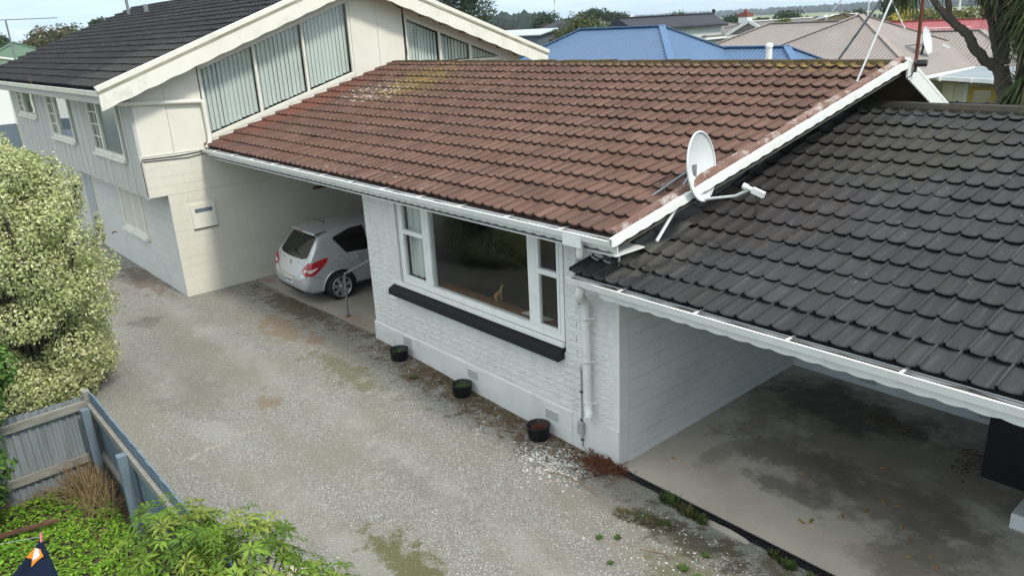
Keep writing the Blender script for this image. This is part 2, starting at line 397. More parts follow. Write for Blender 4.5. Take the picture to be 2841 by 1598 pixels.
def corrugated(name, c1, c2, axis, pitch=0.076, rough=0.55, depth=0.018, metal=0.1, dirt=None):
    """long-run corrugated roofing iron: the fine corrugation is relief on the sheet"""
    m, nt, b, pos = newmat(name)
    sp = nd(nt, 'ShaderNodeSeparateXYZ', {0: pos})
    a = M(nt, 'MULTIPLY', sp.outputs[axis], 2 * math.pi / pitch)
    w = M(nt, 'SINE', a)
    col = mix(nt, ramp(nt, noisef(nt, pos, 0.7, 6.0), 0.35, 0.7), c1, c2)
    if dirt: col = mix(nt, ramp(nt, noisef(nt, pos, 1.3, 8.0, 0.7), 0.58, 0.75, 0, 0.5), col, dirt)
    setc(nt, b, col); b.inputs['Roughness'].default_value = rough; b.inputs['Metallic'].default_value = metal
    bump(nt, b, w, 1.0, depth)
    MATS[name] = m; return m
BL1, BL2 = (0.075, 0.145, 0.265), (0.088, 0.165, 0.29)
for ax, n in ((0, 'x'), (1, 'y')):
    corrugated('blue_iron_' + n, BL1, BL2, ax, 0.15, 0.5, 0.02)
    corrugated('tan_iron_' + n, (0.29, 0.243, 0.220), (0.25, 0.21, 0.19), ax, 0.17, 0.7, 0.024, 0.0, (0.42, 0.39, 0.365))
    corrugated('red_iron_' + n, (0.30, 0.065, 0.07), (0.36, 0.09, 0.095), ax, 0.2, 0.6, 0.02)
pm('blue_flash', BL1, BL2, 1.0, 0.5); pm('tan_flash', (0.27, 0.22, 0.20), (0.30, 0.255, 0.23), 1.0, 0.7); pm('red_flash', (0.36, 0.055, 0.065), None, rough=0.6)
pm('grey_roof', (0.135, 0.13, 0.122), (0.16, 0.152, 0.14), 0.5, 0.8, stretch=(0.3, 2, 2)); pm('black_roof', (0.03, 0.032, 0.042), (0.04, 0.042, 0.05), 0.5, 0.7)
pm('green_roof', (0.075, 0.13, 0.085), (0.095, 0.15, 0.10), 0.6, 0.7); pm('pale_roof', (0.42, 0.47, 0.50), (0.36, 0.41, 0.45), 0.5, 0.4); pm('steel_roof', (0.26, 0.29, 0.31), (0.21, 0.24, 0.26), 0.8, 0.5)
pm('bluegrey_roof', (0.13, 0.16, 0.20), (0.11, 0.14, 0.175), 1.0, 0.7)
pm('house_white', (0.76, 0.76, 0.74), (0.70, 0.70, 0.68), 0.8, 0.7); pm('house_cream', (0.60, 0.53, 0.38), (0.54, 0.47, 0.34), 0.8, 0.7); pm('house_pale', (0.55, 0.58, 0.56), (0.50, 0.53, 0.51), 0.8, 0.7)
pm('mustard', (0.36, 0.23, 0.03), None, rough=0.6); pm('cobalt', (0.012, 0.03, 0.22), None, rough=0.6); pm('navy_fence', (0.012, 0.016, 0.03), (0.018, 0.022, 0.038), 1.0, 0.5)
pm('brick_red', (0.26, 0.09, 0.06), (0.20, 0.07, 0.05), 8.0, 0.9)
pm('red_lens', (0.35, 0.004, 0.008), (0.42, 0.008, 0.012), 6.0, 0.12, spec=0.8); pm('clear_lens', (0.70, 0.66, 0.64), None, rough=0.15); pm('plate', (0.75, 0.75, 0.75), None, rough=0.4); pm('ink', (0.02, 0.02, 0.025), None, rough=0.5)
def carpaint():
    m, nt, b, pos = newmat('silver_paint')
    f = noisef(nt, pos, 900.0, 1.0)
    setc(nt, b, mix(nt, f, (0.46, 0.475, 0.49), (0.58, 0.59, 0.60)))
    b.inputs['Metallic'].default_value = 0.45; b.inputs['Roughness'].default_value = 0.32
    b.inputs['Coat Weight'].default_value = 0.8; b.inputs['Coat Roughness'].default_value = 0.06
    MATS['silver_paint'] = m
carpaint()
pm('alloy', (0.52, 0.53, 0.54), (0.46, 0.47, 0.48), 4.0, 0.35, metal=0.8)
pm('seam', (0.05, 0.05, 0.055), None, rough=0.7)
def concrete(name, c1, c2, stains):
    m, nt, b, pos = newmat(name)
    col = mix(nt, ramp(nt, noisef(nt, pos, 1.1, 7.0, 0.6), 0.35, 0.68), c1, c2)
    col = mix(nt, ramp(nt, noisef(nt, pos, 60.0, 3.0), 0.4, 0.7, 0, 0.3), col, tuple(c * 1.3 for c in c1))
    for (c, r, sc, amt, dc) in stains:
        d = nd(nt, 'ShaderNodeVectorMath', {0: nd(nt, 'ShaderNodeMapping', {'Vector': nd(nt, 'ShaderNodeVectorMath', {0: pos, 1: c}, operation='SUBTRACT').outputs[0], 'Scale': (1 / r[0], 1 / r[1], 0)}).outputs[0]}, operation='LENGTH').outputs['Value']
        f = ramp(nt, M(nt, 'ADD', d, M(nt, 'MULTIPLY', noisef(nt, pos, sc * 1.5, 8.0, 0.72), 2.4)), 1.55, 2.0, amt, 0.0)
        col = mix(nt, f, col, dc)
    setc(nt, b, col); b.inputs['Roughness'].default_value = 0.8
    bump(nt, b, noisef(nt, pos, 90.0, 4.0), 0.3, 0.005)
    MATS[name] = m
concrete('slab', (0.46, 0.42, 0.355), (0.345, 0.31, 0.255), [((2.2, 2.7, 0), (3.6, 1.7, 1), 0.9, 0.7, (0.17, 0.145, 0.11)), ((1.4, 1.7, 0), (1.5, 0.6, 1), 1.6, 0.65, (0.095, 0.083, 0.066)), ((1.7, 1.0, 0), (0.8, 0.28, 1), 2.4, 0.65, (0.085, 0.074, 0.06)), ((2.7, 1.5, 0), (1.5, 0.9, 1), 1.4, 0.7, (0.11, 0.095, 0.075)), ((0.7, 1.2, 0), (0.25, 0.7, 1), 2.4, 0.5, (0.16, 0.145, 0.11)), ((1.2, 3.3, 0), (2.0, 1.0, 1), 1.3, 0.8, (0.07, 0.06, 0.045)), ((3.3, 0.9, 0), (0.7, 1.0, 1), 1.6, 0.65, (0.12, 0.105, 0.08)), ((2.9, .45, 0), (0.5, 0.2, 1), 2.6, 0.4, (0.2, 0.18, 0.14))])
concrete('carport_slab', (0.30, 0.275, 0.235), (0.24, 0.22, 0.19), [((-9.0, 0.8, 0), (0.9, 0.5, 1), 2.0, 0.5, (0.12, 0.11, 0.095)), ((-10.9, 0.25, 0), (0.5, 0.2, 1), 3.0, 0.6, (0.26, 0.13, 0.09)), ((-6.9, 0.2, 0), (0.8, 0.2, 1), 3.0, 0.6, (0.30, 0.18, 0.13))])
def gravel():
    m, nt, b, pos = newmat('gravel')
    sp = nd(nt, 'ShaderNodeSeparateXYZ', {0: pos})
    vor = nd(nt, 'ShaderNodeTexVoronoi', {'Vector': pos, 'Scale': 95.0}, feature='F1')
    cell = nd(nt, 'ShaderNodeSeparateColor', {0: vor.outputs['Color']}).outputs[0]
    col = mix(nt, cell, (0.158, 0.150, 0.131), (0.318, 0.305, 0.272))
    col = mix(nt, ramp(nt, cell, 0.90, 0.97), col, (0.50, 0.55, 0.52))
    lay = noisef(nt, scalev(nt, pos, (.45, 1.15, 1)), 0.9, 8.0, 0.66, 0.3)
    col = mix(nt, ramp(nt, lay, 0.46, 0.62, 0, 0.7), col, (0.220, 0.206, 0.170))
    trk = M(nt, 'ABSOLUTE', M(nt, 'SUBTRACT', M(nt, 'ABSOLUTE', M(nt, 'ADD', M(nt, 'ADD', sp.outputs[1], 2.35), M(nt, 'MULTIPLY', noisef(nt, pos, .35, 2.0), .5))), 0.72))
    col = mix(nt, M(nt, 'MULTIPLY', ramp(nt, trk, 0.08, 0.34, 0.5, 0.0), ramp(nt, noisef(nt, pos, 1.1, 6.0, .65), .38, .6)), col, (0.345, 0.338, 0.312))
    col = mix(nt, ramp(nt, noisef(nt, pos, 3.5, 8.0, 0.7), 0.54, 0.70, 0, 0.3), col, (0.17, 0.155, 0.12))
    pale = ramp(nt, noisef(nt, pos, 1.3, 7.0, 0.65), 0.60, 0.76, 0, 0.5)
    col = mix(nt, pale, col, (0.43, 0.42, 0.385))
    big = nd(nt, 'ShaderNodeTexVoronoi', {'Vector': pos, 'Scale': 21.0}, feature='F1')
    bc = nd(nt, 'ShaderNodeSeparateColor', {0: big.outputs['Color']}).outputs[1]
    col = mix(nt, M(nt, 'MULTIPLY', ramp(nt, bc, 0.965, 0.975), ramp(nt, big.outputs['Distance'], 0.22, 0.28, 1, 0)), col, (0.50, 0.48, 0.43))
    # leaf litter and earth along the foot of the walls, moss and earth patches out on the drive
    def patch(c, r, sc, amt, dc, colr, lo=1.0, hi=1.6):
        d = nd(nt, 'ShaderNodeVectorMath', {0: nd(nt, 'ShaderNodeMapping', {'Vector': nd(nt, 'ShaderNodeVectorMath', {0: pos, 1: c}, operation='SUBTRACT').outputs[0], 'Scale': (1 / r[0], 1 / r[1], 0)}).outputs[0]}, operation='LENGTH').outputs['Value']
        f = ramp(nt, M(nt, 'ADD', d, M(nt, 'MULTIPLY', noisef(nt, pos, sc * 1.6, 6.0, 0.72), 3.2)), lo + .92, hi + .72, amt, 0.0)
        return mix(nt, f, colr, dc)
    brown = (0.085, 0.064, 0.042); moss = (0.10, 0.095, 0.028); rustc = (0.19, 0.115, 0.06); dark = (0.10, 0.094, 0.08)
    col = patch((-2.8, -0.05, 0), (4.2, 0.85, 1), 2.6, 0.9, (0.105, 0.078, 0.050), col)
    col = patch((-8.5, -0.15, 0), (3.0, 0.55, 1), 2.4, 0.8, brown, col)
    col = patch((-7.6, -0.9, 0), (2.2, 0.6, 1), 2.2, 0.55, rustc, col)
    col = patch((-5.0, -1.1, 0), (1.6, 0.5, 1), 2.2, 0.55, moss, col)
    col = patch((-13.5, -1.75, 0), (3.0, 0.6, 1), 2.4, 0.7, (0.13, 0.085, 0.06), col)
    col = patch((1.35, -0.55, 0), (1.3, 0.42, 1), 2.6, 0.9, (0.075, 0.064, 0.046), col)
    col = patch((2.6, -0.35, 0), (1.2, 0.30, 1), 2.6, 0.8, (0.10, 0.085, 0.05), col)
    col = patch((-0.35, -2.95, 0), (1.2, 0.42, 1), 3.2, 0.8, moss, col)
    col = patch((1.8, -1.0, 0), (0.8, 0.5, 1), 3.0, 0.6, (0.12, 0.115, 0.055), col)
    col = patch((-6.2, -3.1, 0), (1.5, 0.8, 1), 1.5, 0.25, dark, col)
    col = patch((-10.4, -2.6, 0), (0.6, 0.5, 1), 2.0, 0.6, dark, col)
    col = patch((-1.6, -2.0, 0), (2.0, 0.25, 1), 2.2, 0.25, dark, col)
    col = patch((-5.0, -2.4, 0), (0.4, 0.3, 1), 2.2, 0.5, rustc, col)
    setc(nt, b, col); b.inputs['Roughness'].default_value = 0.92; b.inputs['Specular IOR Level'].default_value = 0.2
    h = M(nt, 'ADD', M(nt, 'MULTIPLY', vor.outputs['Distance'], -1.0), M(nt, 'MULTIPLY', noisef(nt, pos, 14.0, 5.0), 1.2))
    bump(nt, b, h, 0.7, 0.014)
    MATS['gravel'] = m
gravel()
# ------------------------------------------------------------------ ground
R = random.Random(7)
g = MB()
S_ = 4500.0
g.add([(-S_, -S_, -0.06), (S_, -S_, -0.06), (S_, S_, -0.06), (-S_, S_, -0.06)], [(0, 1, 2, 3)])
struct(g.build('ground', MATS['field']))
# the suburb's own ground between the houses
g = MB(); g.add([(-110, -30, -0.03), (30, -30, -0.03), (30, 70, -0.03), (-110, 70, -0.03)], [(0, 1, 2, 3)])
struct(g.build('lawn', MATS['lawn']))
def grid_sheet(x0, x1, y0, y1, step, hf):
    b = MB(); nx = int(math.ceil((x1 - x0) / step)); ny = int(math.ceil((y1 - y0) / step))
    vs = []
    for j in range(ny + 1):
        for i in range(nx + 1):
            x = lerp(x0, x1, i / nx); y = lerp(y0, y1, j / ny); vs.append((x, y, hf(x, y)))
    fs = [(j * (nx + 1) + i, j * (nx + 1) + i + 1, (j + 1) * (nx + 1) + i + 1, (j + 1) * (nx + 1) + i) for j in range(ny) for i in range(nx)]
    return b.add(vs, fs, 0, None, True)
def rough(x, y): return gh(x, y) + 0.018 * noise.noise(Vector((x * 0.9, y * 0.9, 0))) + 0.006 * noise.noise(Vector((x * 4, y * 4, 3)))
struct(grid_sheet(-34, 7.5, -4.82, 0.06, 0.16, lambda x, y: rough(x, y) - (0.02 if y > -0.11 and x > -0.2 else 0.0)).build('driveway', MATS['gravel']))
struct(grid_sheet(-34, -4.66, -9.0, -4.82, 0.3, lambda x, y: rough(x, y) - 0.004).build('driveway_verge', MATS['gravel']))
struct(grid_sheet(-4.64, 8, -12, -4.78, 0.25, lambda x, y: 0.02 + 0.03 * noise.noise(Vector((x, y, 0)))).build('garden_bed', MATS['soil']))
# garage slab (carport under the charcoal roof) and carport slab by the car
b = MB(); b.box((0.0, 0.01, -0.2), (7.2, 4.2, 0.006)); struct(b.build('garage_slab', MATS['slab']))
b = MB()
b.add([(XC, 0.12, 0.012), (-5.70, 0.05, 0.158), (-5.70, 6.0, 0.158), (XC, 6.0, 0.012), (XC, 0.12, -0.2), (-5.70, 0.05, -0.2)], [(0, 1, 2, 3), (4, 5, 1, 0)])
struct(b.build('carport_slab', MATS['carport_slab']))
# ragged rubble line crossing the drive: old concrete edge showing through
b = MB()
for i in range(46):
    if R.random() < .25: continue
    t = i / 45; x = lerp(-4.24, -4.38, t) + R.uniform(-.045, .045); y = lerp(-4.15, -2.72, t); z = rough(x, y)
    w = R.uniform(.02, .045) * (0.5 + math.sin(math.pi * t)); l = R.uniform(.03, .05)
    a = R.uniform(0, 6.3); n = 6
    ring = [(x + math.cos(a + k * 6.283 / n) * w * R.uniform(.7, 1.1), y + math.sin(a + k * 6.283 / n) * l * R.uniform(.7, 1.1), z - .01) for k in range(n)]
    top = [(x + (p[0] - x) * .7, y + (p[1] - y) * .7, z + R.uniform(.006, .016)) for p in ring]
    b.add(ring + top, [tuple(range(n, 2 * n))] + [(k, (k + 1) % n, n + (k + 1) % n, n + k) for k in range(n)])
stuff(b.build('concrete_rubble', MATS['pebble']), 'broken pale concrete edge showing through the gravel in a line', 'rubble')

b = MB()
for (x, y, w, l) in ((1.62, -.155, .30, .045), (3.15, -.16, .35, .05)):
    n = 14; ring = [(x + math.cos(6.283 * k / n) * w * R.uniform(.8, 1.1), y + math.sin(6.283 * k / n) * l * R.uniform(.7, 1.1), .012) for k in range(n)]
    b.prism(ring, (0, 0, -.08))
struct(b.build('kerb_patch', MATS['slab']))
# ------------------------------------------------------------------ roof tiles
def tile_mesh(name, mat, width=TILE_W, length=0.43, seed=0, xcut=None):
    nose, sag = {'charcoal_tile': (.016, .8), 'slate_tile': (.042, 1.0)}.get(mat.name, (.026, 1.0))
    """two-pan concrete tile: x across, y up the slope from its front edge, z out of the roof"""
    r = random.Random(seed)
    prof = []
    p = TILE_W / 2
    for k in range(2):
        for u, z in ((0.0, .010), (.02, .036), (.125, .038), (.145, .019), (.24, .010), (.38, .003), (.54, .0), (.70, .003), (.84, .010), (.96, .020), (.985, .010)):
            prof.append(((k + u) * p, (z if z > .03 else z * sag) + r.uniform(-.0015, .0015)))
    prof.append((TILE_W, .010))
    if xcut is not None:
        pr2 = [q for q in prof if q[0] < xcut - 1e-4]; a = prof[len(pr2) - 1]; c = prof[min(len(pr2), len(prof) - 1)]
        t = 0 if c[0] == a[0] else (xcut - a[0]) / (c[0] - a[0]); prof = pr2 + [(xcut, lerp(a[1], c[1], max(0, min(1, t))))]
    n = len(prof); th = 0.026
    # underside set back behind the nose, so the nose overhangs the tile below
    vs = [(x, .05, z - .006) for x, z in prof] + [(x, 0.0, z + .002) for x, z in prof] + [(x, -.004, z + nose) for x, z in prof] + [(x, .010, z + nose + .008) for x, z in prof] + [(x, length, z - .020) for x, z in prof]
    fs = [(r_ * n + i, r_ * n + i + 1, (r_ + 1) * n + i + 1, (r_ + 1) * n + i) for r_ in range(4) for i in range(n - 1)]
    b = MB(); b.add(vs, fs, 0, None, False)
    # pans are smooth, the ribs between them keep crisp edges
    last = 3 * n; base = len(b.v); keep = []
    for k in range(2):
        lo, hi = 11 * k + 3, min(11 * k + 9, n - 1)
        if hi <= lo: continue
        b0 = len(b.v); b.v.extend([vs[last + i] for i in range(lo, hi + 1)] + [vs[last + n + i] for i in range(lo, hi + 1)]); w_ = hi - lo + 1
        for i in range(lo, hi):
            fi = 3 * (n - 1) + i; b.f[fi] = (b0 + i - lo, b0 + i - lo + 1, b0 + w_ + i - lo + 1, b0 + w_ + i - lo); b.sm[fi] = True
    for i in range(0, 2 * (n - 1)): b.m[i] = 1  # front faces take the nose colour, darkened for shade under each course
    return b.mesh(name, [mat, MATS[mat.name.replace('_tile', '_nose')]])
def frame(o, tdir, ndir):
    """matrix whose x is world x, y the slope direction, z the roof normal"""
    return Matrix(((1, tdir[0], ndir[0], o[0]), (0, tdir[1], ndir[1], o[1]), (0, tdir[2], ndir[2], o[2]), (0, 0, 0, 1)))
def lay_tiles(roof, mat, eave, pitch, s0, rows, xl, xr, seed, most=300, length=0.43, toplen=None):
    """xl(s), xr(s): left and right limit of a course; the tiles nearest the camera become parts, the rest one part"""
    t = Vector((0, math.cos(pitch), math.sin(pitch))); nrm = Vector((0, -math.sin(pitch), math.cos(pitch)))
    rr = random.Random(seed)
    var = [tile_mesh('tile', MATS[mat], seed=k, length=length) for k in range(4)]
    spots = []
    for k in range(rows):
        s = s0 + GAUGE * k; x = xl(s); lim = xr(s)
        L = length if toplen is None or k < rows - 1 else toplen
        while x < lim - 0.03:
            w = min(TILE_W, lim - x)
            o = Vector((x, eave[0], eave[1])) + t * (s + rr.gauss(0, .004)) + nrm * rr.uniform(-.003, .005)
            mw = frame(o, t, nrm) @ Matrix.Rotation(rr.gauss(0, .007), 4, 'Z') @ Matrix.Rotation(rr.gauss(0, .009), 4, 'Y') @ Matrix.Rotation(rr.gauss(0, .006), 4, 'X')
            me = var[rr.randrange(4)] if (w > TILE_W - 1e-3 and L == length) else tile_mesh('tile', MATS[mat], seed=rr.randrange(99), length=L, xcut=w if w < TILE_W - 1e-3 else None)
            spots.append(((o - CAMLOC).length, me, mw)); x += TILE_W
    spots.sort(key=lambda q: q[0])
    for d, me, mw in spots[:most]: place('tile', me, mw, roof)
    if len(spots) > most:
        b = MB()
        for d, me, mw in spots[most:]:
            b.add([mw @ v.co for v in me.vertices], [tuple(p.vertices) for p in me.polygons]); b.m[-len(me.polygons):] = [p.material_index for p in me.polygons]; b.sm[-len(me.polygons):] = [p.use_smooth for p in me.polygons]
        pass
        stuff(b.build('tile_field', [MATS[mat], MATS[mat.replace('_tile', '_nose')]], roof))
def wavy_board(b, p, q, depth, period, amp, thick, down=(0, 0, -1), out=(0, -1, 0), mi=0, phase=0.0):
    """fascia board from p to q: straight top edge, scalloped bottom edge"""
    p = Vector(p); q = Vector(q); L = (q - p).length; d = (q - p) / L; dn = Vector(down); o = Vector(out) * thick
    n = max(2, int(L / (period / 8)))
    top = []; bot = []
    for i in range(n + 1):
        s = L * i / n; w = abs(math.sin(math.pi * (s / period + phase)))
        top.append(p + d * s); bot.append(p + d * s + dn * (depth - amp + amp * w))
    vs = top + bot + [v + o for v in top] + [v + o for v in bot]; m = n + 1; fs = []
    for i in range(n):
        fs += [(i, i + 1, m + i + 1, m + i), (2 * m + i + 1, 2 * m + i, 3 * m + i, 3 * m + i + 1), (m + i, m + i + 1, 3 * m + i + 1, 3 * m + i), (i + 1, i, 2 * m + i, 2 * m + i + 1)]
    fs += [(0, m, 3 * m, 2 * m), (n, 2 * m + n, 3 * m + n, m + n)]
    return b.add(vs, fs, mi)
def gutter(parent, x0, x1, yf, zt, mat='white_trim', depth=0.105, width=0.125, brackets=(), muck=True):
    """square-front gutter open at the top, with strap brackets and (where seen) muck in it"""
    th = 0.006
    prof = [(yf, zt), (yf - .012, zt - .006), (yf - .004, zt - .03), (yf + .012, zt - depth), (yf + width, zt - depth), (yf + width, zt - .01), (yf + width - th, zt - .01), (yf + width - th, zt - depth + th), (yf + .018, zt - depth + th), (yf + .006, zt - .01)]
    b = MB(); b.prism([(x0, y, z) for y, z in prof], (x1 - x0, 0, 0)); go = b.build('gutter', MATS[mat], parent)
    for x in brackets:
        k = MB(); k.box((x - .012, yf + .002, zt - .008), (x + .012, yf + width + .05, zt + .004)); k.build('bracket', MATS[mat], go)
    if muck:
        k = MB(); n = int((x1 - x0) / .06); vs = []
        for i in range(n + 1):
            x = lerp(x0 + .01, x1 - .01, i / n); h = zt - .045 + .03 * noise.noise(Vector((x * 3, 0, 0))) + .008 * noise.noise(Vector((x * 15, 1, 0)))
            vs += [(x, yf + .012, h), (x, yf + width * .5, h + .012 + .01 * noise.noise(Vector((x * 11, 7, 0)))), (x, yf + width - .008, h + .004)]
        k.add(vs, [(3 * i + j, 3 * i + 3 + j, 3 * i + 4 + j, 3 * i + 1 + j) for i in range(n) for j in (0, 1)], 0, None, True); stuff(k.build('gutter_debris', MATS['gutter_muck'], go))
    return go

# ------------------------------------------------------------------ brown-tiled house (the middle one)
house = thing('brown_roof_house', 'low white brick house under the faded brown tiled roof with wide picture window', 'house', (-5.7, 0, 0))
YE, ZE, YR, ZR = -0.592, 3.1456, 4.513, 4.585
PIT = math.atan2(ZR - ZE, YR - YE); SL = math.hypot(YR - YE, ZR - ZE)
tR = Vector((0, math.cos(PIT), math.sin(PIT))); nR = Vector((0, -math.sin(PIT), math.cos(PIT)))
def verge_x(s): return 0.40 + (1.05 - 0.40) * s / SL
b = MB()   # roof sheet under the tiles, both slopes
o1 = -0.045
def rp(x, s, off=0.0): return Vector((x, YE, ZE)) + tR * s + nR * off
YB, ZB = 9.3, 3.05
b.add([rp(XC, .12, o1), rp(verge_x(.12), .12, o1), rp(verge_x(SL), SL, o1), rp(XC, SL, o1), (XC, YB, ZB), (0.4, YB, ZB)], [(0, 1, 2, 3), (3, 2, 5, 4)])
roof = b.build('roof', MATS['brown_tile'], house)
lay_tiles(roof, 'brown_tile', (YE, ZE), PIT, 0.115, 15, lambda s: XC, lambda s: verge_x(s + .1) - 0.02, 11, 300, toplen=.26)
for i in range(31):     # ridge capping
    x0 = XC + .02 + i * .4; x1 = min(x0 + .415, 1.08)
    if x0 > 1.0: break
    k = MB(); dz = R.uniform(-.004, .006); ov = .008 * (i % 2)
    k.prism([(x0, YR - .15, ZR - .075 + dz), (x0, YR - .135, ZR - .03 + dz), (x0, YR - .10, ZR + .035 + dz + ov), (x0, YR + .10, ZR + .035 + dz + ov), (x0, YR + .15, ZR - .07 + dz)], (x1 - x0, 0, 0))
    k.build('ridge_cap', MATS['ridge_brown'], roof)
for i in range(15):     # verge: mortared edge pieces, cracked and chipped
    s = .10 + GAUGE * i; s1 = min(s + GAUGE + .02, SL)
    k = MB(); xa, xb = verge_x(s), verge_x(s1); w = R.uniform(.07, .13)
    pts = []
    for (xx, ss) in ((xa, s), (xb, s1)):
        for du, h in ((-w, .03), (-w * .7, .085), (-w * .25, .085), (0.0, .06), (0.012, -.03)):
            pts.append(rp(xx + du + R.uniform(-.012, .012), ss + R.uniform(-.01, .01), h + R.uniform(-.006, .01)))
    k.add(pts, [(j, j + 1, 6 + j, 5 + j) for j in range(4)] + [(0, 1, 2, 3, 4), (9, 8, 7, 6, 5)])
    k.build('verge_tile', MATS['mortar'], roof)
# barge board down the prow gable (front slope and the stub of the back slope)
b = MB(); p0 = rp(verge_x(.0) + .03, -.01, .02); p1 = rp(verge_x(SL) + .03, SL, .02)
dirv = (p1 - p0).normalized(); side = dirv.cross(Vector((0, 0, 1))).normalized()
wavy_board(b, p0, p1, .085, .20, .012, .022, out=side)
b.bar(p0 + Vector((0, 0, .006)) - side * .004, p1 + Vector((0, 0, .006)) - side * .004, .05, .014, up=(0, 0, 1))
b.build('barge_board', MATS['white_trim'], house)
b = MB(); p2 = Vector((0.62, 7.4, 3.66)); wavy_board(b, p1, p2, .22, .14, .016, .022, out=Vector((1, .2, 0)))
b.bar(p1 + Vector((-.02, 0, .03)), p2 + Vector((-.02, 0, .03)), .09, .05)
b.build('barge_board', MATS['white_trim'], house)
# prow soffit and gable wall
b = MB(); b.prism([(-0.02, 0, 2.2), (-0.02, 0, 3.2), (-0.02, YR, 4.42), (-0.02, 9.0, 3.1), (-0.02, 9.0, 2.2)], (-.1, 0, 0)); b.build('gable_wall', MATS['dark_gable'], house)
b = MB(); b.prism([rp(XC + .02, .2, -.15), rp(verge_x(.2) - .05, .2, -.15), rp(verge_x(SL) - .05, SL, -.15), rp(XC + .02, SL, -.15)], (0, 0, -.02)); b.build('soffit', MATS['soffit_brown'], house)
# gutter and eaves
gutter(house, XC + .03, .40, YE, ZE, depth=.078, brackets=[-10.6 + .93 * i for i in range(12)])
b = MB(); wavy_board(b, (XC + .03, -.462, 3.08), (.40, -.462, 3.08), .10, .17, .016, .016); b.build('fascia', MATS['white_trim'], house)
b = MB(); b.box((XC + .02, -.458, 2.93), (.36, 0.02, 2.945)); b.build('eaves_soffit', MATS['white_paint'], house)
b = MB(); b.box((XC + .02, 0.02, 2.88), (-5.85, 6.0, 2.9)); b.build('carport_ceiling', MATS['white_paint'], house)
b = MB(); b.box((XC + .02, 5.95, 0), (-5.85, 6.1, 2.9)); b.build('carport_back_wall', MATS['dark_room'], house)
# front wall core with a window opening
WX0, WX1, WZ0, WZ1 = -4.72, -0.93, 1.40, 2.93
b = MB(); core = (-5.70, 0.0)
b.box((-5.70, .035, -.2), (WX0, .14, 2.93)); b.box((WX1, .035, -.2), (-.03, .14, 2.93)); b.box((WX0, .035, -.2), (WX1, .14, WZ0))
b.box((-5.70, .141, -.2), (-5.58, 6.0, 2.93)); b.box((-5.70, 8.9, -.2), (-.03, 9.0, 2.9))
wall = b.build('wall', MATS['white_plaster'], house)
# split-face bricks, laid in courses
bm_var = []
for k in range(6):
    rr = random.Random(50 + k); nx, nz = 8, 3; W, H = .395, .0965; q = MB(); vs = []
    for j in range(nz + 1):
        for i in range(nx + 1):
            edge = i in (0, nx) or j in (0, nz)
            vs.append((W * i / nx, 0.012 - (rr.uniform(0, .003) if edge else rr.uniform(.001, .009)), H * j / nz))
    fs = [(j * (nx + 1) + i, j * (nx + 1) + i + 1, (j + 1) * (nx + 1) + i + 1, (j + 1) * (nx + 1) + i) for j in range(nz) for i in range(nx)]
    q.add(vs, fs); q.box((0, .012, 0), (W, .036, H)); bm_var.append(q.mesh('brick', MATS['white_brick']))
def brick_end(w, seed):
    rr = random.Random(seed); nx = max(1, int(round(w / .05))); nz = 3; H = .0965; q = MB()
    vs = [(w * i / nx, 0.012 - (rr.uniform(0, .003) if i in (0, nx) or j in (0, nz) else rr.uniform(.001, .009)), H * j / nz) for j in range(nz + 1) for i in range(nx + 1)]
    q.add(vs, [(j * (nx + 1) + i, j * (nx + 1) + i + 1, (j + 1) * (nx + 1) + i + 1, (j + 1) * (nx + 1) + i) for j in range(nz) for i in range(nx)]); q.box((0, .012, 0), (w, .036, H)); return q.mesh('brick', MATS['white_brick'])
z = .50; c = 0
def seg_bricks(xa, xb, z, off):
    x = xa - off
    while x < xb - .02:
        a = max(x, xa); e = min(x + .392, xb)
        if e - a > .03:
            me = bm_var[R.randrange(6)] if e - a > .39 else brick_end(e - a - .004, R.randrange(999))
            place('brick', me, Matrix.Translation((a, R.uniform(-.002, .002), z)), wall)
        x += .397
while z < 2.84:
    off = (.0 if c % 2 else .198)
    if z + .09 < WZ0 - .06: seg_bricks(-5.71, -.005, z, off)
    else:
        seg_bricks(-5.71, -4.86, z, off); seg_bricks(WX1 + .02, -.005, z, off)
    z += .0985; c += 1
b = MB(); vs = []; n = 60   # plastered plinth with an uneven top, and the smooth reveal by the window
for i in range(n + 1):
    x = lerp(-5.72, -.80, i / n); zt = .495 + .008 * noise.noise(Vector((x * 2, 0, 0)))
    vs += [(x, -.022, -.2), (x, -.022 + .004 * noise.noise(Vector((x * 5, 2, 0))), zt - .02), (x, .034, zt)]
b.add(vs, [(3 * i + j, 3 * i + 3 + j, 3 * i + 4 + j, 3 * i + 1 + j) for i in range(n) for j in (0, 1)])
b.box((-.80, -.018, -.2), (-.004, .034, .497)); b.build('plinth', MATS['white_plaster'], house)
b = MB(); b.box((-4.86, -.004, WZ0 - .06), (WX0 - .005, .034, 2.93)); b.build('window_reveal', MATS['white_plaster'], house)
